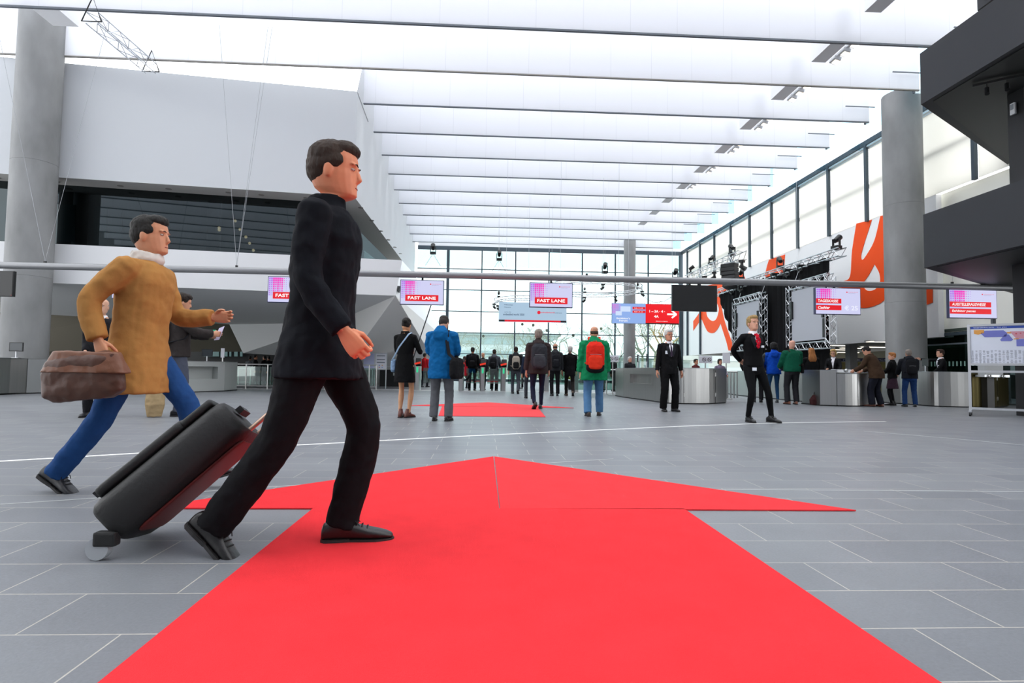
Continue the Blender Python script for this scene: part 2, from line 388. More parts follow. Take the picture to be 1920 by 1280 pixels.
        if c['hood']:
            g.loft([(T((0, -.105-pf, 1.30)), .06, .02), (T((0, -.12-pf, 1.37)), .115, .045), (T((0, -.115-pf, 1.44)), .125, .055), (T((0, -.075-pf*.5, 1.49)), .11, .06), (T((0, -.03, 1.515)), .085, .07), (T((0, -.02, 1.525)), .07, .06)], n=14)
        if c['collar']:
            g.loft([(T((0, -.015, 1.46)), .078, .08), (T((0, -.02, 1.515)), .072, .074)], n=16)
        co = put(remesh(g, vx, 3, c['fold'], .075), 'coat' if zs < .85 else 'jacket', cloth(c['col']), root)
        if c.get('trim'):
            q = G(); q.loft([(B(zs)((0, 0, zs-.012)), prof[0][2]+.006, prof[0][3]+.006), (B(zs)((0, 0, zs+.03)), prof[0][2]+.007, prof[0][3]+.007)], n=24, e=2.35); q.build('hem_band', cloth(c['trim']), co, smooth=True)
        def surf(x, z, off=.006):
            pr = prof
            for a, b in zip(pr, pr[1:]):
                if a[0] <= z <= b[0]:
                    u = (z-a[0])/(b[0]-a[0]); y = a[1]+(b[1]-a[1])*u; rx = a[2]+(b[2]-a[2])*u; ry = a[3]+(b[3]-a[3])*u; break
            else: y, rx, ry = pr[-1][1:]
            return B(z)((x, y+ry*(max(0, 1-abs(x/rx)**2.35))**(1/2.35)+off, z))
        def patch(fn, z0, z1, off, n=8):
            q = G(); R = []
            for k in range(n+1):
                z = z0+(z1-z0)*k/n; a, b = fn(z)
                for x in (a, (a*2+b)/3, (a+2*b)/3, b): R.append(surf(x, z, off))
            m = len(R); q.add(R+[p-R3 @ V((0, .006, 0)) for p in R], [])
            fs = []
            for k in range(n):
                for j in range(3): a = k*4+j; fs += [(a, a+1, a+5, a+4), (m+a, m+a+4, m+a+5, m+a+1)]
                fs += [(k*4, k*4+4, m+k*4+4, m+k*4), (k*4+3, m+k*4+3, m+k*4+7, k*4+7)]
            q.f = fs; q.m = [0]*len(fs); return q
        if shirt:
            vb = c.get('vee', 1.2)
            patch(lambda z: (-.056*(z-vb)/(1.46-vb), .056*(z-vb)/(1.46-vb)), vb, 1.465, .007).build('shirt', cloth(shirt), root, smooth=True)
            q = G(); q.loft([(T((0, -.010, 1.44)), .078, .082), (T((0, -.010, 1.475)), .068, .074), (T((0, -.008, 1.505)), .061, .069)], n=18); q.build('shirt_collar', cloth(shirt), root, smooth=True)
            for s in (1, -1):
                patch(lambda z: (s*(.004+.056*(z-vb)/(1.46-vb)), s*(.05+.05*min(1, (z-vb)/(.12)))*(1 if z < 1.4 else .9)), vb, 1.45, .010).build('lapel', cloth(c.get('lap', c['col'])), root, smooth=True)
        if tie:
            if tie[0] == 'scarf':
                q = G()
                for k in range(26): q.ball(surf(random.uniform(-.03, .03)*(1 if k < 18 else .6), 1.448-.0085*k, .016+random.uniform(0, .012)), (.018, .012, .022), 8)
                put(remesh(q, .006, 1, .012, .03), 'neck_scarf', cloth(tie[1]), root)
            else:
                patch(lambda z: (-(.010+.016*max(0, (1.42-z)/.25)), (.010+.016*max(0, (1.42-z)/.25))), c.get('vee', 1.2)+.01, 1.44, .013).build('tie', cloth(tie[1]), root, smooth=True)
                q = G(); q.ball(surf(0, 1.445, .012), (.017, .012, .018), 8); q.build('tie_knot', cloth(tie[1]), root, smooth=True)
        if c.get('buttons'):
            for z in c['buttons']: q = G(); q.ball(surf(.012, z, .008), (.008, .004, .008), 8); q.build('button', mat('button', '#111111', .3), root, smooth=True)
        if badge:
            for bx, bz, bw, bh in badge:
                p = surf(bx, bz, .014) if bz > c['hem'] else V((bx, .14, bz-drop)); q = G(); q.box(p, (bw, .004, bh)); b = q.build('name_badge', mat('badge_white', '#e8ebf2', .4), root)
    if scarf:
        q = G(); q.loft([(T((0, -.01, 1.45)), .088, .09), (T((0, -.012, 1.485)), .098, .1), (T((0, -.012, 1.525)), .082, .088)], n=18); put(remesh(q, .009, 2, .02, .05), 'scarf', cloth(scarf), root)
    if pants:
        c = dict(col='#1b1b20', w=0., hem=.0); c.update(pants); w = c['w']; g = G()
        g.loft([(V((0, 0, z-drop)), rx+w*.5+fat*.7, ry+w*.4+fat*.6) for z, rx, ry in ((.80, .14, .10), (.86, .165, .115), (.94, .168, .118), (1.02, .152, .108), (1.06, .14, .10))], n=20, e=2.3)
        for i in range(2):
            R = [.094, .09, .08, .07, .064, .062, .06, .058, .056] if w >= 0 else [.088, .084, .074, .062, .054, .055, .05, .043, .041]
            a = ank[i]+(knees[i]-ank[i]).normalized()*(.0+c['hem'])-V((0, 0, .02 if w >= 0 else 0)); limb(g, [hips[i], knees[i], a], [x+max(0, w)*(1 if k < 6 else 1.2)+fat*.3 for k, x in enumerate(R)], n=14)
        put(remesh(g, vx, 3, .012 if w >= 0 else .006, .06), 'trousers', cloth(c['col']), root)
    if skirt:
        c = skirt; g = G(); z = c['hem']
        g.loft([(V((0, 0, z-drop)), .165+c.get('flare', 0), .12+c.get('flare', 0)), (V((0, 0, .9-drop)), .165, .12), (V((0, 0, 1.0-drop)), .15, .11), (V((0, 0, 1.07-drop)), .13, .1)], n=22, e=2.2)
        put(remesh(g, vx, 2, .012, .04), 'skirt', cloth(c['col']), root)
        if c.get('tights'):
            g = G()
            for i in range(2): limb(g, [hips[i], knees[i], ank[i]], [.084, .08, .068, .054, .048, .054, .05, .038, .034])
            put(remesh(g, vx, 3), 'tights', cloth(c['tights']), root)
    # shoes ----------------------------------------------------------
    for i in range(2):
        a, p, ball = FT[i]; s = 1 if i == 0 else -1; yaw = -s*math.radians(9)
        M = Matrix.Translation(ball) @ Matrix.Rotation(-p, 4, 'X') @ Matrix.Rotation(yaw, 4, 'Z')
        q = G(); hgt = .135 if boots else .088
        ST = [(-.178, .022, .05), (-.17, .032, .072), (-.14, .036, hgt*.95), (-.105, .036, hgt), (-.07, .036, hgt*.93), (-.03, .038, .066), (.015, .043, .052), (.055, .043, .043), (.09, .034, .034), (.115, .02, .024), (.122, .008, .016)]
        q.loft([(V((0, y, .012+z/2)), w, z/2) for y, w, z in ST], side=V((1, 0, 0)), n=14, e=2.6, fixed=V((0, 1, 0)))
        q.loft([(V((0, -.10, .05)), .036, .042), (V((0, -.10, hgt+.02)), .036, .044)], n=12)
        sm_ = mat('shoe_'+shoes.strip('#'), shoes, .35, bump=.1, bscale=90, spec=.5); q.xf(M); so_ = put(remesh(q, .006 if near else .008, 2), 'boot' if boots else 'shoe', sm_, root)
        q = G(); out = [(-.18, .018), (-.165, .034), (-.12, .037), (-.06, .033), (0, .042), (.05, .045), (.09, .036), (.118, .02), (.126, .004)]
        pts = [(w+.002, y) for y, w in out]+[(-w-.002, y) for y, w in reversed(out)]
        q.prism(pts, .004, .016); q.prism([(w, y) for y, w in out[:4]]+[(-w, y) for y, w in reversed(out[:4])], -.012+.013, .02); q.xf(M)
        q.build('sole', mat('sole', '#1d1b1c', .7), so_)
        if near and not boots:
            q = G()
            for k in range(4):
                y = -.055+.022*k; z = hgt*.90-.0085*k+.012; q.tube([(-.024, y, z-.004), (0, y+.004, z+.004), (.024, y, z-.004)], .0028, 6)
            q.tube([(-.004, -.05, hgt+.012), (-.03, -.035, hgt+.004), (-.034, -.02, hgt-.012)], .0022, 5); q.tube([(.004, -.05, hgt+.012), (.03, -.035, hgt+.004), (.036, -.02, hgt-.012)], .0022, 5)
            q.xf(M); q.build('laces', mat('lace_black', '#0a0a0b', .8), so_, smooth=True)
    return root, dict(T=T, MH=MH, wr=wr, el=el, sh=sh, sc=sc, drop=drop, loc=loc, h=h)

def held(root, name, label, cat, group=None):
    """top-level empty standing where the person stands, for what they wear or hold"""
    o = empty(name, root.location, root.rotation_euler.z, label=label, cat=cat, group=group); o.scale = root.scale; return o
def backpack(P, label, col='#1c1c20', c2=None, w=.15, hgt=.46, d=.15, trim=None, zc=1.17, pf=0.):
    root, I = P; o = held(root, 'backpack', label, 'backpack'); T = I['T']; m = cloth(col); m2 = cloth(c2 or col); y0 = -.135-pf
    def stn(z0, z1, y, w, dd, n=7):
        R = []
        for k in range(n+1):
            u = k/n; z = z0+(z1-z0)*u; e = (1-abs(2*u-1)**4)**.5*.35+.65; R.append((T((0, y-dd/2*e, z)), w*e, dd/2*e))
        return R
    g = G(); g.loft(stn(zc-hgt/2, zc+hgt/2, y0, w, d), n=24, e=3.6); put(remesh(g, .009, 3, .012, .05), 'main_pack', m, o)
    g = G(); g.loft(stn(zc-hgt/2+.02, zc+.02, y0-d*.8, w*.78, d*.42), n=20, e=3.4); put(remesh(g, .009, 3, .01, .05), 'front_pocket', m2, o)
    if trim:
        g = G(); g.loft(stn(zc-hgt/2-.02, zc-hgt/2+.12, y0+.01, w*1.02, d*1.08, 4), n=20, e=3.2); put(remesh(g, .01, 3), 'base_panel', cloth(trim), o)
    g = G(); g.tube([T((-w*.6, y0-d*1.19, zc+.03)), T((0, y0-d*1.22, zc+.035)), T((w*.6, y0-d*1.19, zc+.03))], .0035, 6); g.build('zip', mat('zip_grey', '#77797d', .4), o)
    for s in (1, -1):
        g = G(); X = s*.085
        pts = [T((X*.8, y0+.0, zc+hgt/2-.06)), T((X, -.10-pf, 1.44+pf*.5)), T((X*1.12, -.02, 1.495+pf)), T((X*1.2, .075+pf, 1.45)), T((X*1.35, .135+pf, 1.36)), T((X*1.5, .145+pf, 1.24)), T((X*1.95, .06, 1.10)), T((X*1.9, y0+.02, 1.04))]
        g.loft([(p, .026, .008) for p in pts], side=V((1, 0, 0)), n=8, e=3); g.build('strap', m2 if trim else m, o, smooth=True)
    g = G(); g.tube([T((-.03, y0-.02, zc+hgt/2-.01)), T((-.025, y0-.03, zc+hgt/2+.035)), T((.025, y0-.03, zc+hgt/2+.035)), T((.03, y0-.02, zc+hgt/2-.01))], .007, 8); g.build('grab_handle', m, o, smooth=True)
    return o
def shoulderbag(P, label, col, scol, side=1, size=(.17, .05, .13), z=.86, y=-.02, cross=False, strapw=.02, x=None):
    root, I = P; o = held(root, 'shoulder_bag', label, 'bag'); T = I['T']; X = (x if x is not None else .27)*side
    g = G(); sx, sy, sz = size; R = []
    for k in range(8):
        u = k/7; e = (1-abs(2*u-1)**4)**.5*.3+.7; R.append((V((X, y, z-sz+2*sz*u)), sx*e*(1-.12*u), sy*e))
    g.loft(R, side=V((.25*side, 1, 0)), n=20, e=3.2); put(remesh(g, .008, 3, .012, .05), 'bag_body', cloth(col), o)
    g = G()
    sxp = -.07*side if cross else .10*side
    if cross: top = [T((-.10*side, -.09, 1.455)), T((-.115*side, -.01, 1.485)), T((-.08*side, .09, 1.44))]; bk = [T((.05*side, -.155, 1.22)), T((.14*side, -.14, 1.06))]; fr = [T((.06*side, .155, 1.18))]
    else: top = [T((sxp, -.09, 1.465)), T((sxp, -.01, 1.495)), T((sxp, .09, 1.45))]; bk = [T((sxp*1.1, -.15, 1.3)), T((sxp*1.5, -.16, 1.1))]; fr = [T((sxp*1.4, .155, 1.2))]
    pts = [V((X, y-sx*.7, z+sz*.8))]+bk[::-1]+top+fr+[V((X, y+sx*.7, z+sz*.8))]
    g.loft([(p, strapw, .006) for p in pts], side=V((1, .3, 0)), n=8, e=3); g.build('strap', cloth(scol), o, smooth=True)
    return o
# ------------------------------------------------------------------ palette
WHITE = mat('white_plaster', '#eeeff1', .75, bump=.02, bscale=80, spec=.3)
WALLW = mat('white_cladding', '#e6e8ea', .7, spec=.3)
GREYW = mat('grey_plaster', '#e4e6e5', .8, bump=.02, bscale=60, spec=.2)
DARKW = mat('dark_taupe_wall', '#5e5a50', .85, spec=.2)
CONC = mat('fair_faced_concrete', '#8b8c8c', .75, bump=.2, bscale=14, var=.22, vscale=1.3, spec=.3, stretch=(1, 1, .45))
STEEL = mat('brushed_steel', '#b4b4b2', .34, 1., bump=.03, bscale=14, var=.04, vscale=3, stretch=(6, 6, .2))
STEELM = mat('steel_rail', '#c4c4c2', .3, 1.)
ALU = mat('truss_aluminium', '#c3c6ca', .35, .9)
MULL = mat('anthracite_frame', '#434f58', .5, .3)  # lightened grey: haze over the far mullions is mixed into the colour
BLACK = mat('black_housing', '#101113', .45)
CHAR = mat('charcoal_cladding', '#1c1e23', .55, bump=.03, bscale=30, var=.05, vscale=2)
RAILG = mat('beam_edge_grey', '#5f666e', .5)
GLASS = glassy('facade_glass', '#eaf6f6', .06)
DGLASS = glassy('tinted_glass', '#6f8f84', .3, .03, '#9fb4b6')
GGLASS = glassy('green_edge_glass', '#bfd8d0', .12)
BLIND = translucent('roller_blind', '#f2f1ec', .55)
FIN = translucent('ceiling_blade_fabric', '#f4f5f8', .45, lines=1.3)
LAMPW = lit('lamp_glow', '#fff3dc', 3.)

def floor_mat():
    m = bpy.data.materials.new('slate_floor'); m.use_nodes = True; nt = m.node_tree; N = nt.nodes; L = nt.links; p = N['Principled BSDF']
    tc = N.new('ShaderNodeTexCoord'); mp = N.new('ShaderNodeMapping'); L.new(tc.outputs['Object'], mp.inputs[0])
    mp.inputs['Location'].default_value = (-1.405, -1.872+.325*60, 0)
    b = N.new('ShaderNodeTexBrick'); L.new(mp.outputs[0], b.inputs['Vector']); b.offset = .5; b.offset_frequency = 2
    b.inputs['Scale'].default_value = 1; b.inputs['Mortar Size'].default_value = .0028; b.inputs['Mortar Smooth'].default_value = .1
    b.inputs['Brick Width'].default_value = .62; b.inputs['Row Height'].default_value = .325; b.inputs['Bias'].default_value = 0
    b.inputs['Color1'].default_value = lin('#6b6e73'); b.inputs['Color2'].default_value = lin('#75787c'); b.inputs['Mortar'].default_value = lin('#a8a49c')
    n = N.new('ShaderNodeTexNoise'); n.inputs['Scale'].default_value = 2.2; n.inputs['Detail'].default_value = 8; L.new(tc.outputs['Object'], n.inputs['Vector'])
    n2 = N.new('ShaderNodeTexNoise'); n2.inputs['Scale'].default_value = 90; n2.inputs['Detail'].default_value = 3; L.new(tc.outputs['Object'], n2.inputs['Vector'])
    r = N.new('ShaderNodeMapRange'); L.new(n.outputs['Fac'], r.inputs[0]); r.inputs[3].default_value = .84; r.inputs[4].default_value = 1.16
    r2 = N.new('ShaderNodeMapRange'); L.new(n2.outputs['Fac'], r2.inputs[0]); r2.inputs[3].default_value = .85; r2.inputs[4].default_value = 1.15
    k = N.new('ShaderNodeMath'); k.operation = 'MULTIPLY'; L.new(r.outputs[0], k.inputs[0]); L.new(r2.outputs[0], k.inputs[1])
    s = N.new('ShaderNodeVectorMath'); s.operation = 'SCALE'; L.new(b.outputs['Color'], s.inputs[0]); L.new(k.outputs[0], s.inputs['Scale']); L.new(s.outputs[0], p.inputs['Base Color'])
    p.inputs['Roughness'].default_value = .42; p.inputs['Specular IOR Level'].default_value = .45
    bu = N.new('ShaderNodeBump'); bu.inputs['Strength'].default_value = .15; bu.inputs['Distance'].default_value = .004; L.new(n2.outputs['Fac'], bu.inputs['Height']); L.new(bu.outputs[0], p.inputs['Normal'])
    return m
# ------------------------------------------------------------------ floor, rear and outside ground
G().box((0, 16, -.15), (44, 58, .3)).build('floor', floor_mat(), kind='structure')
G().box((0, 95, -.16), (160, 99, .3)).build('ground', mat('pale_paving', '#b9bbb8', .9, var=.1, vscale=.5), kind='structure')
G().box((0, -13.2, 6), (44, .4, 12)).build('wall_rear', mat('rear_wall_grey', '#8b8d90', .8), kind='structure')

# white inlay lines in the floor
def strip(name, pts, w0, w1, m, z=.002):
    P = [fl(*p) for p in pts]; L, R = [], []
    for i, p in enumerate(P):
        t = (P[min(i+1, len(P)-1)]-P[max(i-1, 0)]).normalized(); n = V((-t.y, t.x, 0)); w = w0+(w1-w0)*i/(len(P)-1); L.append(p+n*w/2); R.append(p-n*w/2)
    g = G(); n = len(P); vs = L+R; vs += [v+V((0, 0, z)) for v in vs]
    fs = []
    for i in range(n-1): a, b, c, d = i, i+1, n+i+1, n+i; fs += [(2*n+a, 2*n+d, 2*n+c, 2*n+b), (a, b, 2*n+b, 2*n+a), (d, 2*n+d, 2*n+c, c)]
    g.add(vs, fs); return g.build(name, m, kind='structure')
INL = mat('white_inlay', '#e9e9e6', .5)
strip('trim_1', [(-60, 868), (150, 856), (300, 847), (600, 832), (880, 817), (1120, 806), (1300, 798), (1480, 792), (1660, 790)], .055, .05, INL)
INT = mat('thin_inlay', '#aeb0b0', .5)
strip('trim_2', [(-40, 948), (100, 939), (190, 933), (400, 920), (580, 908), (740, 896), (960, 872), (1150, 860)], .014, .014, INT)
strip('trim_3', [(1300, 917.3), (1500, 918.6), (1960, 921.5)], .014, .014, mat('thin_inlay', '#aeb0b0'))
strip('trim_4', [(1620, 808), (1800, 823), (1960, 838)], .02, .02, INT)
strip('trim_5', [(380, 728.5), (660, 730), (900, 733), (1180, 737)], .16, .16, mat('door_track', '#e2e2df', .4), z=.012)

# red carpet arrows
RED = mat('red_needlefelt', '#dc3137', .95, bump=.5, bscale=300, var=.06, vscale=5, spec=.1)
RED2 = mat('far_red_felt', '#dc484c', .95, bump=.4, bscale=300, var=.03, vscale=5, spec=.1)
def carpet(parts, m, label):
    root = empty('carpet_arrow', fl(*parts[0][1][0]), label=label, cat='carpet'); o = root.location
    for nm, pts in parts:
        P = [fl(*p)-o for p in pts]; G().prism([(p.x, p.y) for p in P][::-1], .0015, .009).build(nm, m, root)
# edges run straight on towards the camera beyond the frame
a0, a1 = fl(190, 1280), fl(587, 955); b0, b1 = fl(1757, 1280), fl(1283, 956)
def ext(a, b, Y): return b+(a-b)*((Y-b.y)/(a.y-b.y))
root = empty('carpet_arrow', fl(930, 955), label='big red felt carpet arrow in the foreground pointing into the hall', cat='carpet'); o = root.location
def cp(nm, P, m): G().prism([((p-o).x, (p-o).y) for p in P], .0015, .009).build(nm, m, root)
cp('carpet_shaft', [ext(a0, a1, .5), ext(b0, b1, .5), b1, a1], RED)
cp('carpet_head', [fl(270, 954.5), fl(936, 955.5), fl(925, 857)], RED)
cp('carpet_head', [fl(938, 955.5), fl(1605, 958.5), fl(927, 857)], mat('red_needlefelt_b', '#e0373c', .95, bump=.5, bscale=300, var=.05, vscale=5, spec=.1))
carpet([('carpet_head', [(764, 760.5), (915, 754.5), (1076, 765)]), ('carpet_shaft', [(829, 762), (1008, 764), (1023, 782), (822, 780)])], RED2, 'small pale red carpet arrow lying further into the hall before the gates')

# ------------------------------------------------------------------ ceiling blades, 2.6 m apart
ZB = 10.1
def leftlim(y): return -16 if y < 19 else -4.27-(y-19.3)*.0405
for k in range(-11, 12):
    y = 15.46+2.46*k; xl = -20 if y < 19.2 else leftlim(y); xr = 14.0; top = 13.2
    c = G().box(((xl+xr)/2, y, (ZB+top)/2), (xr-xl, .05, top-ZB)).build('ceiling', FIN, kind='structure')
    r = G().box(((xl+xr)/2, y, ZB), (xr-xl, .07, .035 if k > 0 else .05)).build('edge_rail', RAILG if k != 1 else mat('rail_light', '#8d8a84', .6), c)
    if k >= 0:
        q = G().box((14.8, y+.3, 11.1), (1.5, .02, 1.9)).build('window', glassy('blue_pane', '#cfe6ee', .2) if 'blue_pane' not in MATS else MATS['blue_pane'], kind='structure')
        G().box((14.06, y+.3, 11.1), (.06, .06, 1.9)).build('pane_post', MULL, q)
        G().box((13.6, y-.12, 10.62), (1.1, .03, .03)).build('stay_rod', RAILG, q)
# short white girder ends showing between the blades
def roofpt(px, py, z): d = ray(px, py); return V((0, 0, CAMZ))+d*((z-CAMZ)/d.z)
gx = roofpt(1520, 117, 10.2); gl = roofpt(152, 54, 10.35)
for k in range(-1, 9):
    y = 15.46+2.46*k; G().box((gx.x+.22, y+.62, 10.65), (.44, 1.2, .9)).build('trim_%d' % (k+20), WHITE, kind='structure')
for k in range(-1, 1): G().box((gl.x-.35, 15.5+2.46*k+.62, 10.8), (.7, 1.2, .9)).build('trim_%d' % (k+40), WHITE, kind='structure')
def flood(x, y, label, grp):
    t = empty('floodlight', (x, y, 10.25), label=label, cat='ceiling lamp', group=grp)
    G().box((0, 0, .08), (.1, 1.3, .08)).build('mounting_rail', WHITE, t); G().tube([(0, 0, .1), (0, 0, 2.6)], .02, 6).build('drop_rod', WHITE, t)
    for j in (-.45, 0, .45):
        G().box((0, j, -.0), (.22, .28, .12), rot=Matrix.Rotation(.3, 3, 'Y')).build('lamp_housing', mat('lamp_grey', '#d4d6d8', .4), t, bevel=.02)
        G().box((.02, j, -.065), (.17, .2, .02), rot=Matrix.Rotation(.3, 3, 'Y')).build('lens', LAMPW, t)
    return t
f0 = flood(gx.x+.7, 16.15, 'triple floodlight beside the white girder end, the nearest and largest', 'girder floodlights')
for i, d in enumerate(('second from the camera', 'third from the camera', 'fourth from the camera', 'fifth from the camera', 'smallest and farthest of the row')):
    dup(f0, (gx.x+.7, 16.15+2.46*(i+1), 10.25), label='triple floodlight beside the white girder end, '+d)
# little ceiling spots on the blades
sp = empty('ceiling_spotlight', (0, 0, 0), label='x', cat='spotlight', group='small spotlights hooked under the ceiling blades')
G().tube([(0, 0, .3), (.12, 0, .12), (0.02, 0, 0)], .012, 6).build('hook', ALU, sp); G().box((0, 0, -.03), (.07, .07, .08)).build('lamp_head', mat('spot_dark', '#4a4d52', .5), sp)
spots = [at(x, y, Y) for x, y, Y in ((340, 46, 18.1), (445, 50, 18.1), (577, 55, 18.1), (680, 59, 18.1), (780, 64, 18.1), (907, 62, 18.1), (1026, 70, 18.1), (1133, 76, 18.1), (1267, 82, 18.1), (1354, 84, 18.1), (1475, 92, 18.1), (1610, 92, 18.1), (1010, 142, 20.8), (1104, 150, 20.8), (1214, 156, 20.8), (1308, 160, 20.8), (880, 139, 20.8), (1575, 100, 18.3), (755, 130, 20.8), (640, 120, 20.8), (1000, 205, 23.5), (1120, 212, 23.5), (1250, 218, 23.5), (1360, 226, 23.5), (900, 202, 23.5), (820, 198, 23.5), (920, 250, 26.0), (1150, 266, 26.0), (1300, 268, 26.0), (1000, 300, 28.6), (1200, 307, 28.6))]
for i, p in enumerate(spots):
    o = sp if i == 0 else dup(sp, p, scale=1.3)
    o.location = p; o['label'] = 'tiny pale spotlight hooked beneath a white ceiling blade'

# ------------------------------------------------------------------ glass wall at the far end (y = 45)
YB = 45.; XR = 15.59
gw = G().box((5.2, YB+.1, 5.1), (20.6, .03, 10.2)).build('wall_back', GLASS, kind='structure')
fr = G()
for k in range(0, 9):
    x = 15.5-2.6*k-.05; w = .22 if k == 7 else (.3 if k == 0 else .1); fr.box((x, YB, 5.1), (w, .16, 10.2))
fr.build('mullion', MULL, gw)
tb = G()
for z, h in ((10.22, .3), (8.62, .06), (7.0, .06), (5.35, .06), (3.7, .06), (2.1, .06), (.1, .2)): tb.box((5.2, YB, z), (20.6, .14, h))
tb.build('transom', MULL, gw)
G().box((5.2, YB+.3, 11.2), (20.6, .3, 1.7)).build('wall_header', WALLW, kind='structure')
for k in range(8):
    x = 15.5-2.6*k-1.35
    w = G().box((x, YB-.12, 9.4), (2.42, .02, 1.2)).build('window_blind', glassy('light_blind', '#dfeaea', .0) if 'light_blind' not in MATS else MATS['light_blind'], kind='structure')
d = G().box((5.2, YB-.3, 1.02), (20.6, .05, .05)).build('trim_8', STEELM, kind='structure')

# ------------------------------------------------------------------ right wall: glazing with blinds above, white banner wall below
Y0, Y1 = 16.4, 45.
wr_ = G().box((XR+.12, (19.3+Y1)/2, 4.67), (.2, Y1-19.3, 4.95)).build('wall_right', mat('banner_white', '#fbfbfb', .8, spec=.3), kind='structure')
G().box((XR+.45, 17.2, 4.7), (.2, 5.2, 5.0)).build('wall_side_panel', mat('cream_wall', '#e4e4dd', .8), kind='structure')
G().box((XR+.05, 30.7, 10.35), (.3, 28.8, .2)).build('trim_9', MULL, kind='structure')
G().box((XR-.04, 30.7, 10.18), (.08, 28.8, .08)).build('trim_10', STEELM, kind='structure')
mg = None
for k in range(0, 12):
    y = 43.8-2.62*k; z0 = 2.2 if y > 40 else 7.1
    o = G().box((XR-.05, y, (z0+10.3)/2), (.12, .13, 10.3-z0)).build('mullion', MULL, None, kind='structure')
    if k < 11:
        b = G().box((XR+.02, y-1.31, 8.62), (.02, 2.46, 2.95)).build('window', BLIND, kind='structure')
        G().box((XR-.0, y-1.31, 10.1), (.05, 2.44, .06)).build('blind_roller', STEELM, b)
        G().box((XR+.16, y-1.31, 8.6), (.06, 2.44, .16)).build('outer_rail', RAILG, b)
# orange lettering painted on the banner wall
ORG = mat('orange_paint', '#ff5200', .6, spec=.3)
def smooth_poly(pts, n=6):
    out = []; m = len(pts)
    for i in range(m):
        p0, p1, p2, p3 = [V(pts[(i+j-1) % m][:2]+(0,)) for j in range(4)]
        c1 = len(pts[i]) > 2; c2 = len(pts[(i+1) % m]) > 2      # corners are marked with a third value
        t1 = (p2-p0)*.5 if not c1 else (p2-p1)*.8; t2 = (p3-p1)*.5 if not c2 else (p2-p1)*.8
        for k in range(n):
            u = k/n; h = (2*u**3-3*u*u+1)*p1+(u**3-2*u*u+u)*t1+(-2*u**3+3*u*u)*p2+(u**3-u*u)*t2; out.append((h.x, h.y))
    return out
def paint(px, holes, label):
    me_ = []; X = XR+.012
    bm = bmesh.new()
    def loop(pts):
        vs = [bm.verts.new(wx(x, y, X)) for x, y in smooth_poly(pts)]
        return [bm.edges.new((vs[i], vs[(i+1) % len(vs)])) for i in range(len(vs))]
    E = loop(px)
    for h in holes: E += loop(h)
    bmesh.ops.triangle_fill(bm, use_beauty=True, use_dissolve=False, edges=E)
    r = bmesh.ops.extrude_face_region(bm, geom=bm.faces[:]); bmesh.ops.translate(bm, vec=(-.012, 0, 0), verts=[v for v in r['geom'] if isinstance(v, bmesh.types.BMVert)])
    bmesh.ops.recalc_face_normals(bm, faces=bm.faces)
    me = bpy.data.meshes.new('orange_lettering'); bm.to_mesh(me); bm.free(); me.materials.append(ORG)
    return link('painted_lettering', me, label=label, cat='wall graphic')
paint([(1606, 419, 1), (1635, 412, 1), (1622, 452), (1615, 478), (1617, 487), (1625, 478), (1640, 450), (1651, 405, 1), (1690, 396, 1), (1690, 470, 1), (1690, 536, 1), (1749, 540, 1), (1749, 567, 1), (1728, 575, 1), (1690, 570, 1), (1668, 558), (1648, 570), (1625, 577), (1604, 574), (1592, 562), (1584, 548), (1580, 540), (1570, 538, 1), (1580, 528), (1594, 518), (1598, 470)],
      [[(1640, 495, 1), (1630, 514), (1619, 532), (1625, 544), (1640, 543), (1650, 530), (1649, 512)]], 'big orange script swash on the white wall beside the concrete column')
paint([(1442, 487, 1), (1472, 477, 1), (1470, 500), (1466, 520, 1), (1440, 523, 1), (1434, 518, 1), (1438, 500)], [], 'short orange stroke on the white wall above the black stage curtain')
paint([(1322, 537), (1345, 531), (1360, 521), (1380, 515), (1392, 509, 1), (1398, 524, 1), (1380, 540), (1368, 552), (1352, 560), (1356, 590), (1362, 612), (1372, 640), (1378, 656, 1), (1366, 657, 1), (1362, 640), (1351, 606, 1), (1346, 616), (1338, 624), (1328, 622), (1322, 612), (1316, 598, 1), (1308, 608), (1300, 620, 1), (1300, 602, 1), (1310, 588), (1318, 570), (1316, 550)],
      [[(1325, 568, 1), (1325, 590), (1334, 601), (1343, 598), (1348, 580), (1344, 566, 1)]], 'orange zigzag script stroke on the wall near the glass corner')

# service zone under the banner wall
G().box((19.5, 32.4, 2.35), (7.4, 25.6, .2)).build('ceiling_service', mat('grey_soffit', '#8c8d88', .8), kind='structure')
G().box((22.6, 31, 1.2), (.2, 30, 2.6)).build('wall_service', mat('beige_back', '#8f8b7c', .8, var=.1, vscale=.7), kind='structure')
ls = None
for i, (px, py, n) in enumerate(((1562, 647, 2), (1583, 655, 2), (1599, 652, 2), (1540, 655, 1), (1590, 660, 1), (1640, 650, 2), (1655, 640, 2), (1550, 662, 1), (1500, 662, 1), (1475, 668, 1))):
    d = ray(px, py); t = (2.22-CAMZ)/d.z; p = V((0, 0, CAMZ))+d*t
    if not (15.8 < p.x < 22.3): p.x = max(16.2, min(22, p.x))
    ls = empty('ceiling_lamp', (p.x, p.y, 2.21), label='flat warm strip lamp in the low ceiling behind the cashiers', cat='ceiling lamp', group='strip lamps in the low service ceiling')
    G().box((0, 0, .02), (1.3, .34, .04)).build('lamp_frame', STEELM, ls); G().box((0, 0, -.01), (1.2, .26, .02)).build('diffuser', LAMPW, ls)
for i, y in enumerate((21.6, 25.0, 34)):
    G().box((16.2, y, 1.13), (.34, .34, 2.26)).build('pillar', CONC, kind='structure')
p = at(1600, 676, 26.5); t = empty('counter_banner', (18.3, 27.2, 0), -.9, label='dark blue fascia board over a mustard wall panel behind the brown jacket', cat='fascia')
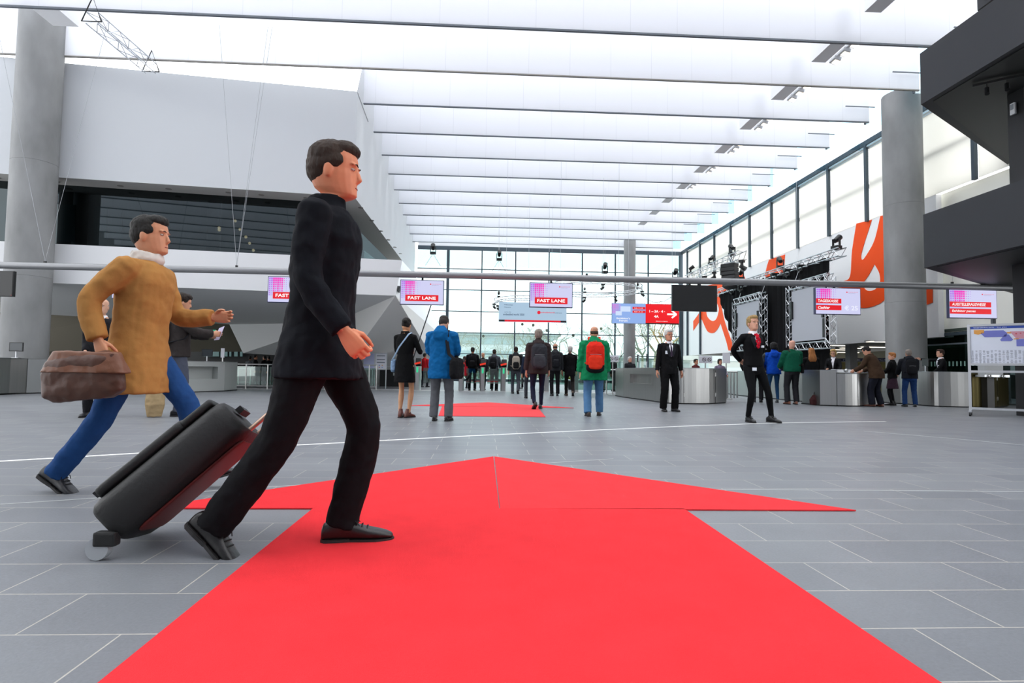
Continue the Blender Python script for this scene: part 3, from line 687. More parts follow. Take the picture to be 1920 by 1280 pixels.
G().box((0, 0, 1.6), (3.6, .1, .16)).build('fascia', mat('navy_board', '#2b3150', .5), t); G().box((0, .1, .75), (3.6, .06, 1.5)).build('wall_panel', mat('mustard_panel', '#8e8450', .7, var=.25, vscale=2), t)
text('MESSE SERVICE', mat('pale_letters', '#c8ccdd', .5), t, 0, 1.6, 1.9, .07, -.056)
# dark glazed office on the right under the wall
wd = G().box((XR+.3, 18.3, 1.2), (.03, 4.3, 2.3)).build('window_office', DGLASS, kind='structure')
G().box((XR+.26, 18.3, 2.28), (.1, 4.4, .1)).build('window_frame', MULL, wd); G().box((XR+.26, 18.3, 1.95), (.06, 4.4, .05)).build('window_bar', RAILG, wd)
G().box((XR+.26, 20.35, 1.2), (.1, .1, 2.3)).build('window_frame', MULL, wd)
q = G()
for k in range(26): q.box((XR+.27, 16.3+.16*k, 1.28), (.006, .05, .16))
q.build('safety_marking', mat('marking_pale', '#8fb3a8', .5), wd)
G().box((18.6, 17.4, 1.2), (.1, 8, 2.4)).build('wall_office', mat('office_dark_green', '#3b4c40', .8), kind='structure')
G().box((18.2, 17.4, 2.42), (4.6, 8, .1)).build('ceiling_office', mat('office_ceiling', '#3a463e', .8), kind='structure')
for i, (y, z) in enumerate(((19.2, 2.33), (17.8, 2.33), (16.9, 2.33))):
    t = empty('office_lamp', (17.4, y, z), label='small greenish strip lamp glowing inside the dark glazed office', cat='ceiling lamp', group='lamps inside the dark glazed office')
    G().box((0, 0, .02), (.6, .16, .04)).build('lamp_frame', STEELM, t); G().box((0, 0, -.01), (.54, .12, .02)).build('diffuser', lit('greenish_glow', '#cfe3a8', 1.6), t)

# ------------------------------------------------------------------ round concrete columns
def column(x, y, r, label, zt=10.6):
    t = empty('concrete_column', (x, y, 0), label=label, cat='column')
    n = 40; seg = [(0, 3.32), (3.34, 6.68), (6.70, zt)]
    g = G(); st = []
    for a, b in seg: st += [(V((0, 0, a)), r, r), (V((0, 0, b)), r, r)] + ([(V((0, 0, b+.004)), r-.006, r-.006), (V((0, 0, b+.016)), r-.006, r-.006)] if b < zt else [])
    g.loft(st, n=n, fixed=V((0, 0, 1))).build('shaft', CONC, t, smooth=True)
    G().loft([(V((0, 0, 0)), r+.02, r+.02), (V((0, 0, .06)), r+.02, r+.02)], n=n, fixed=V((0, 0, 1))).build('base_ring', STEELM, t, smooth=True)
p_ = at(1700, 706, 19.3); column(p_.x, 19.3, .6, 'thick grey concrete column in front of the white wall and orange swash')
p_ = at(44, 683, 17.7); column(p_.x, 17.7, .57, 'thick grey concrete column rising beside the white upper storey', 11.25)
column(10.75, 42.5, .43, 'distant slim grey column in front of the end glass wall')

# ------------------------------------------------------------------ black angular gallery on the right
C0 = V((10.2, 13.0, 0)); dr = V((math.sin(math.radians(57)), math.cos(math.radians(57)), 0)); E0 = C0+dr*6.8
def gallery(n, z0, z1, c=C0, m=CHAR):
    e = c+dr*6.8; pts = [(c.x, 3.5), (e.x, 3.5), (e.x, e.y), (c.x, c.y)]
    o = G().prism(pts, z0, z1).build('wall_gallery_%d' % n, m, kind='structure')
    u = G(); i = .12; q = [(c.x+i*.7+.1, 3.7), (e.x-.2, 3.7), (e.x-.2, e.y-.25), (c.x+i*1.2, c.y-.2)]
    u.prism(q, z0-.012, z0).build('soffit_panel', mat('gallery_soffit', '#191c1b', .5), o); return o
gallery(1, 3.34, 4.59); gallery(2, 7.21, 8.44); gallery(3, 9.56, 10.6, V((11.65, 13.0, 0)))
p_ = at(1902, 650, 12.4); G().box((p_.x+.45, 12.2, 4.75), (.9, .4, 9.5)).build('pillar_black', mat('black_pillar', '#0c0c0e', .5, bump=.03, bscale=20), kind='structure')
G().tube([(14.75, 16.2, 0), (14.75, 16.2, 3.3)], .06, 12).build('post_grey', mat('post_grey', '#4a5055', .5), smooth=True, kind='structure')
t = empty('track_light', wx(1858, 205, 11.2), 0, label='black track with three spotlights under the black upper gallery', cat='track light')
t.location = (11.0, 11.6, 7.18)
a, b = V((-.45, .35, -.03)), V((.4, -.35, -.03)); G().bar(a, b, .05, .05).build('track', BLACK, t)
for k in (.22, .52, .82):
    p = a.lerp(b, k); h = G().tube([p, p-V((0, 0, .14))], .012, 6).build('stem', BLACK, t); G().tube([p-V((0, 0, .12)), p-V((.05, .06, .27))], .045, 10).build('spot_head', BLACK, t, smooth=True)
t = empty('emergency_lamp', (p_.x-.06, 12.2, 6.8), label='small pale emergency lamp on the black pillar under the gallery', cat='lamp')
G().box((0, 0, 0), (.05, .12, .26)).build('lamp_case', mat('pale_case', '#cfd2d4', .5), t, bevel=.01); G().box((-.03, 0, .04), (.01, .08, .12)).build('lamp_lens', mat('lens_grey', '#8c9296', .2), t)

# ------------------------------------------------------------------ white auditorium volume on the left
ux = V((math.cos(math.radians(7.5)), math.sin(math.radians(7.5)), 0)); A0 = V((-4.3, 19.3, 0)); AL = A0-ux*14; AB = V((-5.3, 45, 0))
SOF = mat('soffit_white', '#c9c7c3', .8)
def z_(p, z): return V((p.x, p.y, z))
def poly_obj(name, faces, m, **k):
    g = G()
    for f in faces: g.add(f, [tuple(range(len(f)))])
    return g.build(name, m, kind='structure', **k)
AZ = 10.02; ZS = 6.47
bkL = AL+V((-1, 26, 0))
uv = poly_obj('wall_left_upper', [[z_(AL, ZS), z_(A0, ZS), z_(A0, AZ), z_(AL, AZ)], [z_(A0, ZS), V((-4.95, 35.6, 7.4)), V((-5.3, 45, 8.1)), z_(AB, 13.2), V((-4.39, 21.4, 13.2)), V((-4.32, 19.32, AZ))], [z_(AL, AZ), z_(A0, AZ), V((-4.39, 21.7, AZ)), V((-18, 20, AZ))]], mat('upper_cladding', '#cccfd2', .75, spec=.3))
nn = V((-ux.y, ux.x, 0))
si = 1.05                                       # soffit depth back to the glass line
g0 = A0+nn*1.0-ux*.85; gL = AL+nn*.8; gb = V((-5.75, 36.5, 0))
poly_obj('ceiling_soffit', [[z_(AL, ZS), z_(A0, ZS), z_(g0, ZS+.02), z_(gL, ZS+.02)], [z_(A0, ZS), V((-4.95, 35.6, 7.4)), V((-5.75, 36.5, 7.42)), z_(g0, ZS+.02)]], SOF)
# recessed gallery glazing: dark interior behind glass
poly_obj('window_gallery', [[z_(gL, 4.2), z_(g0, 4.2), z_(g0, ZS+.02), z_(gL, ZS+.02)], [z_(g0, 4.2), z_(gb, 4.2), z_(gb, 7.42), z_(g0, ZS+.02)]], glassy('gallery_glass', '#3a4346', .1, .02, '#b8c6ca'))
intr = G(); i0 = g0+nn*5-ux*1; iL = gL+nn*5
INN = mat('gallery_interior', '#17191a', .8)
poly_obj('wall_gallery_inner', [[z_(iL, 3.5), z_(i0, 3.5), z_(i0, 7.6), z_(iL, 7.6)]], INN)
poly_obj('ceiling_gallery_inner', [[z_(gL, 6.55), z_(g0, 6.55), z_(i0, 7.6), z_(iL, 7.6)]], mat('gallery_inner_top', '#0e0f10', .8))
# bright panes seen at the far left of the glazed gallery
for i, (x0, x1, y0, y1) in enumerate(((100, 141, 383, 452), (176, 200, 386, 455), (207, 228, 388, 455), (0, 20, 376, 450))):
    c = [at(x, y, 21.5) for x, y in ((x0, y1), (x1, y1+1), (x1, y0+1), (x0, y0))]
    w = G().slab(c, (0, .05, 0)).build('window_%d' % (i+20), mat('teal_pane', '#2f4a50', .15), kind='structure')
for i, x in enumerate((150, 402)):
    p = at(x, 420, 22.4); G().tube([(p.x, p.y, 3.6), (p.x, p.y, 7.2)], .24, 16).build('inner_column', mat('inner_col', '#3c4146', .7), kind='structure', smooth=True)
pl = None
for i, (x, y) in enumerate(((441, 414), (450, 430), (461, 444), (468, 456), (475, 469), (411, 427), (411, 431), (212, 438))):
    p = at(x, y, 22.2)
    t = empty('pendant_lamp', p, label='tiny glowing globe lamp behind the dark gallery glass', cat='pendant lamp', group='globe lamps in the dark gallery')
    G().ball((0, 0, 0), .055, 10).build('globe', lit('globe_glow', '#ffd9a8', 5), t, smooth=True); G().tube([(0, 0, .05), (0, 0, 7.1-p.z)], .006, 5).build('cord', BLACK, t)
for i, (x, y) in enumerate(((718, 375), (719, 390), (712, 383))): pass
for i, (s, u) in enumerate(((1, .5), (2.4, .5), (3.4, .45), (5.2, .5), (6.6, .5), (8.4, .5), (10, .5))):
    p = A0-ux*(s+.6)+nn*u; t = G().tube([(p.x, p.y, ZS-.006), (p.x, p.y, ZS+.01)], .09, 14).build('downlight', mat('downlight_ring', '#8f8b86', .4), label='small round downlight set in the white soffit of the upper storey', cat='downlight', group='round downlights in the upper soffit')
for i in range(6):
    p = V((-4.42-.04*i, 20.9+2.3*i, 6.47+.057*(1.6+2.3*i)-.02)); G().tube([p, p+V((0, 0, .02))], .09, 14).build('downlight', mat('downlight_ring', '#8f8b86', .4), label='small round downlight in the narrow soffit running back along the hall', cat='downlight', group='round downlights in the receding soffit')
# parapet band and the leaning white flank
Pr = V((-2.72, 19.5, 0)); Pl = Pr-ux*14; zt, zb = 4.44, 3.25
poly_obj('wall_parapet', [[z_(Pl, zb), V((-2.9, 19.48, zb)), z_(Pr, zt), z_(Pl, zt)], [z_(Pl, zt), z_(Pr, zt), z_(Pr+nn*.35-ux*.2, zt), z_(Pl+nn*.35, zt)], [z_(Pr+nn*.35-ux*.2, zt), z_(Pl+nn*.35, zt), z_(Pl+nn*.35, 3.6), z_(Pr+nn*.35-ux*.2, 3.6)],
      [z_(Pr, zt), V((-4.95, 35.6, 7.4)), V((-5.0, 35.8, 7.3)), z_(Pr+nn*.35-ux*.2, zt)]], mat('parapet_white', '#dfe0e1', .75))
poly_obj('wall_left_flank', [[V((-2.9, 19.48, zb)), V((-2.9, 45, zb)), V((-4.95, 35.6, 7.4)), z_(Pr, zt)], [V((-2.9, 45, zb)), V((-5.3, 45, 8.1)), V((-4.95, 35.6, 7.4))]], WALLW)
poly_obj('floor_gallery', [[z_(Pl+nn*.3, 3.62), z_(Pr+nn*.3, 3.62), V((-5.6, 36, 3.62)), V((-17, 36, 3.62))]], mat('gallery_floor', '#55585a', .7))
# grey undersides
Aa = V((-2.9, 19.48, zb)); Bb = V((-2.9, 45, zb)); Cc = V((-2.7, 45, 0)); Dd = at(619, 724, 27); Dd.z = 0; Ee = at(625, 605, 24.5); Gg = at(430, 608, 25.5); Hh = at(96, 590, 23)
poly_obj('ceiling_underside', [[z_(Pl, zb), Aa, Ee, Gg], [z_(Pl, zb), Gg, Hh, Hh+V((-8, -1, .2))]], mat('underside_grey', '#dcdedd', .8))
poly_obj('wall_underside_slope', [[Aa, Bb, Cc, Dd], [Aa, Dd, Ee]], mat('slope_grey', '#e6e6e3', .8))
Ff = at(456, 662, 25.6); D2 = at(560, 668, 26.4)
poly_obj('wall_underside_facet', [[Gg, Ee, Dd, D2, Ff]], GREYW)
# darker wall at the far left and the café behind
poly_obj('wall_taupe', [[at(-120, 560, 24), at(300, 575, 25.4), at(430, 607, 25.7), at(454, 659, 25.8), at(380, 659, 25.8), at(-120, 659, 24)], [at(-120, 659, 24), at(300, 659, 25.5), V((at(300, 659, 25.5).x, 25.5, 0)), V((at(-120, 659, 24).x, 24, 0))]], DARKW)
G().box((-15, 36, 2), (19, .2, 4)).build('wall_cafe', mat('cafe_dark', '#1b1d1d', .8), kind='structure')
for i, (x0, x1) in enumerate(((382, 410), (413, 426), (430, 433), (439, 445), (450, 454))):
    c = [at(x, y, 35.7) for x, y in ((x0, 668), (x1, 668), (x1, 640), (x0, 640))]
    G().slab(c, (0, .05, 0)).build('window_%d' % (i+30), lit('cafe_window', '#6d8f90', .45), kind='structure')
t = empty('exit_sign', at(396, 622, 25), label='small green and white exit sign under the dark soffit', cat='sign')
G().box((0, 0, 0), (.36, .06, .17)).build('sign_case', lit('exit_green', '#21a883', 1.), t); G().box((.07, -.035, 0), (.12, .006, .1)).build('arrow_panel', lit('exit_white', '#e8fff6', 1.), t); G().ball((-.1, -.036, .045), (.018, .005, .018), 8).build('pictogram_head', MATS['exit_white'], t); G().tube([(-.1, -.036, .03), (-.08, -.036, -.01), (-.13, -.036, -.06)], .014, 6).build('pictogram_body', MATS['exit_white'], t)
t = G().box(at(433, 590, 24.4), (.34, .1, .05)).build('soffit_lamp', lit('soffit_glow', '#fff0c8', 1.6), label='small warm lamp recessed in the grey underside', cat='downlight')
t = G().box(at(727, 582, 22.4), (.2, .1, .03)).build('soffit_lamp', lit('soffit_glow2', '#e8e0c8', .8), label='faint lamp recessed in the grey slope behind the fast lane monitor', cat='downlight')
# sub panel on the slope
t = G().slab([at(x, y, Y) for x, y, Y in ((711, 634, 26.0), (713, 661, 26.0), (690, 661, 25.6), (686, 640, 25.6))], (0, .02, 0)).build('wall_hatch', mat('hatch_grey', '#7e7d78', .8), kind='structure')
# ------------------------------------------------------------------ hanging pole with monitors
PA, PB = at(-60, 497.5, 15.12), at(1898, 541, 15.12); PA.z = PB.z = 3.262
pd = (PB-PA).normalized(); PYAW = math.atan2(pd.y, pd.x)
t = empty('hanging_pole', (PA+PB)/2, label='long grey tube hung across the hall carrying the monitors', cat='pole')
G().tube([PA-t.location, PB-t.location], .085, 20).build('tube', mat('tube_grey', '#8a8b8d', .4, .5), t, smooth=True)
def onpole(px):
    d = ray(px, 520); k = d.x/d.y; s = (k*PA.y-PA.x)/(pd.x-k*pd.y); return PA+pd*s
for px in (83, 443, 1785, 1100, 1500): 
    p = onpole(px)-t.location; G().box(p+V((0, 0, .1)), (.05, .05, .06)).build('clamp', BLACK, t)
CL = ['thin cable slanting right from the pole beside the left column', 'thin cable slanting left from the pole in front of the white storey', 'thin cable slanting right from the pole, the outer of two close ones', 'thin cable slanting right from the pole, the inner of two close ones', 'short cable from the pole up to the black lower gallery', 'thin cable slanting left over the grey left column']
for ci, (a, zz) in enumerate((((83, 0), (195, 10)), ((443, 0), (405, 10)), ((443, 0), (505, 10)), ((443, 0), (497, 10)), ((1785, 0), (1785, 4.3)), ((83, 0), (-20, 10)))):
    p = onpole(a[0]); d = ray(zz[0], 200); e = V((d.x/d.y*(p.y+.6), p.y+.6, zz[1])) 
    G().tube([p+V((0, 0, .12)), e], .0042, 5).build('suspension_cable', mat('cable_grey', '#8d9094', .5, .3), label=CL[ci], cat='cable', group='suspension cables of the hanging pole')
LILAC = lit('screen_lilac', '#cfd0f2', 1.); LILAC2 = lit('screen_lilac_b', '#c3bdee', 1.); MAG = lit('screen_magenta', '#f040c0', 1.); VIO = lit('screen_violet', '#b673e6', 1.); SRED = lit('screen_red', '#e4061c', 1.); SW = lit('screen_white', '#ffffff', 1.); NAVY = mat('screen_bezel', '#23284e', .4)
def pattern(p, x0, z1, cw, nx, nz, m1=MAG, m2=VIO):
    a, b = G(), G()
    for i in range(nx):
        for j in range(nz):
            u = abs(i/nx-.35); r = cw*(.47-.62*max(0, u-.2)-.025*j*(i % 2)-.02*j); 
            if i/nx > .62: r *= .62
            if r < .004: continue
            (a if .12 < i/nx < .75 else b).box((x0+cw*(i+.5), 0, z1-cw*(j+.5)), (2*r, .002, 2*r))
    a.xf(Matrix.Translation((0, -.033, 0))).build('dot_pattern', m1, p); b.xf(Matrix.Translation((0, -.033, 0))).build('dot_pattern', m2, p)
def monitor(px0, px1, label, kind):
    a, b = onpole(px0), onpole(px1); c = (a+b)/2; w = (b-a).length; h = w*.575
    t = empty('hanging_monitor', (c.x, c.y, 2.80), PYAW, label=label, cat='monitor')
    blk = kind == 'off'
    G().box((0, .02, 0), (w, .09, h)).build('housing', BLACK if blk else NAVY, t, bevel=.006)
    s = G().box((0, -.028, 0), (w-.035, .006, h-.035)).build('screen', mat('screen_off', '#0b0c0e', .35) if blk else LILAC, t)
    for q in (-.12, .12) if blk else ((-.07,) if kind != 'FAST' else (.0,)): G().box((q, .03, h/2+.07), (.05, .04, .16)).build('bracket', BLACK, t)
    if blk: G().ball((w/2-.03, -.027, -h/2+.03), .008, 6).build('standby_light', lit('standby_red', '#ff3030', 1), t); return t
    sw, sh = w-.035, h-.035
    G().box((-sw*.36, -.0315, sh*.12), (sw*.27, .001, sh*.75)).build('gradient_band', LILAC2, t)
    pattern(t, -sw/2+.01, sh/2-.015, sw*.046, 10, 6 if kind != 'FAST' else 9)
    G().ball((sw*.20, -.033, sh*.355), (.017, .002, .017), 10).build('logo_mark', SRED, t)
    text('embeddedworld', SRED, t, sw*.335, sh*.36, sw*.22, .018, -.0335); text('Exhibition&Conference', NAVY, t, sw*.31, sh*.31, sw*.16, .010, -.0335)
    if kind == 'FAST':
        G().box((.0, -.034, -sh*.24), (sw*.78, .004, sh*.27)).build('red_banner', SRED, t); text('FAST LANE', SW, t, 0, -sh*.24, sw*.66, sh*.135, -.038, bold=.03)
    elif kind == 'CASH':
        for z, s_, k, wd in ((.0, 'TAGESKASSE', .02, .46), (-.26, 'Cashier', .03, .27)):
            G().box((-sw*.215, -.034, z*sh), (sw*.57, .004, sh*.19)).build('red_banner', SRED, t)
            text(s_, SW, t, -sw*.46+wd*sw/2, z*sh, sw*wd, sh*.105, -.038, bold=k, shear=.2 if s_ == 'Cashier' else 0.1)
        text('€ 25', lit('price_white', '#eef0ff', 1.), t, sw*.29, -sh*.26, sw*.30, sh*.19, -.036, bold=.02)
    else:
        for z, s_, wd in ((-.02, 'AUSSTELLERAUSWEISE', .72), (-.27, 'Exhibitor passes', .50)):
            G().box((-sw*.06, -.034, z*sh), (sw*.88, .004, sh*.19)).build('red_banner', SRED, t)
            text(s_, SW, t, -sw*.455+wd*sw/2, z*sh, sw*wd, sh*.105, -.038, bold=.02, shear=.15)
    return t
for a, b, l, k in ((-60, 27, 'switched-off black monitor hanging in front of the grey column', 'off'), (212, 297, 'violet monitor hidden behind the man in the tan coat', 'FAST'), (503, 590, 'FAST LANE monitor partly hidden by the walking man in dark', 'FAST'),
                   (751, 833, 'FAST LANE monitor hanging above the woman in black', 'FAST'), (993, 1074, 'FAST LANE monitor overlapping the blue welcome banner', 'FAST'), (1260, 1344, 'switched-off black monitor beside the red direction sign', 'off'),
                   (1527, 1612, 'TAGESKASSE cashier monitor showing 25 euro beside the stage', 'CASH'), (1776.5, 1866.5, 'AUSSTELLERAUSWEISE exhibitor passes monitor above the map board', 'EXH')):
    monitor(a, b, l, k)

# ------------------------------------------------------------------ far banner and direction sign
def pl(t, x0, x1, y0, y1, Y): pass
c0, c1 = at(935, 602, 25.3), at(1062, 606.5, 25.3); w = c1.x-c0.x; z1 = at(935, 565, 25.3).z
t = empty('welcome_banner', ((c0.x+c1.x)/2, 25.3, (c0.z+z1)/2-.02), label='wide pale blue welcome banner hanging above the gates', cat='banner'); h = z1-c0.z
BLU = lit('banner_blue', '#b3cfe6', .9)
G().box((0, 0, 0), (w, .05, h)).build('panel', BLU, t); G().box((.02, -.03, -h/2+.05), (w*.97, .01, .08)).build('red_stripe', lit('banner_red', '#e3142a', 1), t)
for s in (-1, 1): G().box((s*(w/2-.13), -.036, -h/2+.05), (.26, .01, .08)).build('corner_tab', BLACK, t)
INK = mat('banner_ink', '#33517a', .6)
text('Willkommen', INK, t, -w*.36, h*.36, w*.13, .055, -.028, bold=.01); text('Welcome', INK, t, -w*.375, h*.24, w*.10, .05, -.028); text('zur/to the', INK, t, -w*.37, -.0, w*.10, .05, -.028)
text('embedded world 2020', INK, t, -w*.28, -h*.12, w*.31, .09, -.028, bold=.015)
g = G(); g.ball((w*.09, -.03, .0), (.075, .004, .075), 14).build('logo_mark', lit('banner_logo', '#e5243a', 1), t); text('embeddedworld', MATS['banner_logo'], t, w*.22, .01, w*.20, .06, -.028, bold=.02); text('Conference', INK, t, w*.37, .0, w*.12, .05, -.028)
for s in (-.4, .4): G().tube([(s*w, 0, h/2), (s*w, 0, 10.12-t.location.z)], .006, 5).build('suspension_wire', ALU, t)

c0, c1 = at(1147, 606, 25.3), at(1273, 607.5, 25.3); w = c1.x-c0.x; z1 = at(1147, 568, 25.3).z; h = z1-c0.z
t = empty('direction_sign', ((c0.x+c1.x)/2, 25.3, (c0.z+z1)/2), label='blue and red hanging sign with white arrow and hall numbers', cat='sign')
G().box((0, .03, 0), (w, .08, h)).build('housing', BLACK, t)
G().box((-w/4, -.02, 0), (w/2-.01, .02, h-.02)).build('blue_screen', lit('sign_blue', '#8fb0ea', 1), t); G().box((w/4, -.02, .02), (w/2-.01, .02, h-.06)).build('red_screen', lit('sign_red', '#f00a18', 1), t)
q = empty  # small graphics
pt = G()
for i in range(6):
    for j in range(7): pt.box((-w/2+.04+.062*i, -.033, h/2-.06-.062*j), (.05-.006*i, .004, .05-.003*j))
pt.build('dot_pattern', lit('sign_pink', '#e66fd6', 1), t)
bb = G().box((-w*.30, -.034, h*.22), (w*.15, .004, h*.26)); bb.slab([(-w*.375, -.034, h*.1), (-w*.345, -.034, h*.1), (-w*.375, -.034, -.0)], (0, .003, 0)); bb.build('speech_bubble', lit('sign_pale', '#cfe0fb', 1), t)
bb = G().box((-w*.40, -.035, -.0), (w*.09, .004, h*.2)); bb.build('speech_bubble', MATS['sign_pale'], t)
for z, s_ in ((.27, 'Halle 1, 3, 4A'), (.09, 'Hall 1, 3, 4A')):
    G().box((-w*.10, -.034, h*z), (w*.19, .004, h*.12)).build('red_label', SRED, t); text(s_, SW, t, -w*.105, h*z, w*.13, h*.055, -.037, bold=.01)
text("Exhibitor's\nForum", SW, t, -w*.33, -h*.30, w*.2, h*.2, -.033, bold=.02)
text('1 – 3A · 4 ·', SW, t, w*.17, h*.13, w*.23, h*.13, -.033, bold=.03); text('4A', SW, t, w*.16, -h*.12, w*.07, h*.13, -.033, bold=.03); text('Messerundgang', SW, t, w*.24, -h*.36, w*.17, h*.05, -.033, bold=.01)
ar = G(); ar.box((w*.385, -.034, 0), (w*.13, .006, h*.085)); 
for s in (1, -1): ar.bar((w*.455, -.034, 0), (w*.40, -.034, s*h*.2), .02, .006); ar.box((w*.425, -.034, s*h*.085), (w*.09, .006, h*.085), rot=Matrix.Rotation(s*math.radians(38), 3, 'Y'))
ar.build('arrow', SW, t)
for s in (-.4, .4): G().tube([(s*w, .03, h/2), (s*w, .03, 10.12-t.location.z)], .006, 5).build('suspension_wire', ALU, t)

a_, b_ = fl(752, 739), at(815, 552, 0) if 0 else at(815, 552, fl(752, 739).y); t = empty('leaning_rod', a_, label='thin dark rod leaning up behind the FAST LANE monitor above the woman in black', cat='rod'); G().tube([(0, 0, 0), b_-a_], .018, 6).build('rod', BLACK, t, smooth=True)
# ------------------------------------------------------------------ trusses
def truss(g, a, b, w, step=.35, r=.024):
    a, b = V(a), V(b); t, s, u = frame(b-a, V((0, 0, 1)) if abs((b-a).normalized().z) < .9 else V((0, 1, 0)))
    cs = [(s*x+u*y)*w/2 for x in (-1, 1) for y in (-1, 1)]
    for c in cs: g.tube([a+c, b+c], r, 6)
    n = max(1, round((b-a).length/step))
    for k in range(n):
        p, q = a.lerp(b, k/n), a.lerp(b, (k+1)/n)
        for i, j in ((0, 1), (1, 3), (3, 2), (2, 0)): g.tube([p+cs[i if k % 2 else j], q+cs[j if k % 2 else i]], r*.6, 4)
    return g
def head(parent, p, ang=0, up=1, s=1.):
    """moving-head lamp: yoke, base and head"""
    t = empty('moving_head_lamp', p, ang); return t
def moving_head(p, label, ang=0, hang=False, grp='black moving-head lamps on the rigging', s=1.):
    s *= .75
    t = empty('stage_lamp', p, ang, label=label, cat='stage lamp', group=grp); k = -1 if hang else 1; t.scale = (s, s, s*k)
    G().box((0, 0, .04), (.26, .22, .1)).build('lamp_base', BLACK, t, bevel=.01)
    for q in (-.12, .12): G().box((q, 0, .2), (.03, .07, .26)).build('yoke_arm', BLACK, t)
    G().tube([(0, .08, .24), (0, -.02, .30), (0, -.16, .40)], [.075, .09, .1], 12).build('lamp_head', BLACK, t, smooth=True)
    return t
def wirelamp(px, py, Y, label, s=1.6, rz=0):
    p = at(px, py, Y); t = moving_head(p, label, rz, grp=None, s=s)
    g = G()
    for q in (-.35, .35): g.tube([(0, 0, .02), (q, 0, -.55)], .008, 4)
    g.build('bridle', BLACK, t)
    G().tube([(0, 0, .1), (0, 0, (10.15-p.z)/t.scale.z)], .004, 4).build('suspension_wire', ALU, t); return t
for px, py, Y, l in ((812, 476, 30, 'small black lamp hung high before the first glass bay'), (936, 488, 31, 'small black lamp hung high above the welcome banner'), (1134, 512, 29, 'small black lamp hung high above the second ring truss'), (1266, 523, 29, 'small black lamp hung by the corner of the glass wall')):
    wirelamp(px, py, Y, l, 1.5)
def ring(px, py, Y, R, label, zoff=0):
    p = at(px, py, Y); t = empty('ring_truss', p, label=label, cat='truss'); n = 36; g = G()
    P = [(R*math.cos(2*PI*k/n), R*math.sin(2*PI*k/n)) for k in range(n+1)]
    for rr, z in ((1, .12), (1, -.12), (.93, 0)): g.tube([(x*rr, y*rr, z) for x, y in P], .022, 5)
    for k in range(n): x, y = P[k]; X, Y_ = P[k+1]; g.tube([(x, y, .12), (X, Y_, -.12)], .012, 4); g.tube([(x, y, -.12), (X*.93, Y_*.93, 0)], .012, 4)
    g.build('chords', mat('ring_white', '#d8dadc', .5), t, smooth=True)
    for k in (3, 15, 27): G().tube([(P[k][0], P[k][1], .1), (P[k][0], P[k][1], 10.15-p.z)], .006, 4).build('suspension_wire', ALU, t)
    return t, P
r1, P1 = ring(986, 566, 32, 1.75, 'smaller white ring truss hanging behind the welcome banner'); r2, P2 = ring(1112, 541, 30, 2.5, 'larger white ring truss hanging in front of the distant column')
for i, (px, py, Y, hang, l) in enumerate(((935, 553, 31, 0, 'black lamp standing on the left rim of the smaller ring'), (934, 570, 31, 1, 'black lamp hanging under the smaller ring beside the banner'), (918, 570, 32, 1, 'black lamp at the outer left edge of the smaller ring'), (1101, 540, 27.6, 0, 'black lamp on the front rim of the larger ring'), (1100, 557, 27.6, 1, 'black lamp hanging under the front of the larger ring'),
                                  (1134, 530, 29.5, 1, 'black lamp hanging inside the larger ring'), (1195, 537, 30, 0, 'black lamp on the right rim of the larger ring before the column'), (1204, 546, 30, 1, 'black lamp hanging at the right rim of the larger ring'), (1160, 555, 28, 1, 'flat black lamp under the right front of the larger ring'))):
    rg, PP = (r1, P1) if i < 3 else (r2, P2); best = None
    for x_, y_ in PP:
        w_ = rg.location+V((x_, y_, -.13 if hang else .13)); d_ = RW.transposed() @ (w_-V((0, 0, CAMZ))); e_ = abs(960+F*d_.x/-d_.z-px)+.35*abs(640-F*d_.y/-d_.z-py)
        if best is None or e_ < best[0]: best = (e_, w_)
    moving_head(best[1], l, i, bool(hang), None, .85)
c = [at(1205, 548, 29)+V((0, 0, 0)), at(1212, 560, 29), at(1226, 567, 29), at(1245, 565, 29), at(1262, 555, 29)]
G().tube(c, .012, 5).build('cable_loop', BLACK, label='black cable sagging between the larger ring truss and the stage rigging', cat='cable')
# ladder truss top left
t = empty('ceiling_truss', roofpt(180, 50, 9.8), label='slender silver truss slung beneath the blades over the white storey', cat='truss'); a = roofpt(172, 33, 9.8); b = roofpt(283, 128, 9.8)
truss(G(), a-t.location, b-t.location, .3, .45, .016).build('truss_frame', ALU, t)
for e in (a, b): e = e-t.location; G().tube([e+V((.25, 0, -.1)), e+V((0, 0, .55)), e+V((-.25, 0, -.1)), e+V((.25, 0, -.1))], .02, 5).build('hanger', BLACK, t)

# ------------------------------------------------------------------ stage by the right wall
Xc_ = 13.0
def sp_(px, py, X=Xc_): return wx(px, py, X)
t = empty('stage_curtain', V((Xc_, 26, 0)), label='tall black stage curtain hanging from the long silver truss', cat='curtain'); o = t.location
g = G(); n = 130; vs = []
yl, yr = 31.64, 21.27
for k in range(n+1):
    u = k/n; y = yl+(yr-yl)*u; zb_ = .75
    if y > 28.6: zb_ = .75+(5.1-.75)*((y-28.6)/(31.64-28.6))
    for j in range(9):
        z = 5.3+(zb_-5.3)*j/8; x = Xc_+.05*math.sin(k*1.05)*(.5+.5*j/8)+.02*math.sin(k*2.3+j*.4)
        for dx in (0,): vs.append(V((x, y, z))-o)
m = len(vs); fs = [(k*9+j, k*9+j+1, (k+1)*9+j+1, (k+1)*9+j) for k in range(n) for j in range(8)]
vs2 = vs+[v+V((.02, 0, 0)) for v in vs]; g.add(vs2, fs+[tuple(m+i for i in reversed(f)) for f in fs]); g.build('drape', cloth('#141416'), t, smooth=True)
A1, B1 = V((13.0, 20.5, 5.33)), V((13.0, 32.6, 5.33)); t = empty('stage_truss', (A1+B1)/2, label='long silver truss carrying the black curtain', cat='truss')
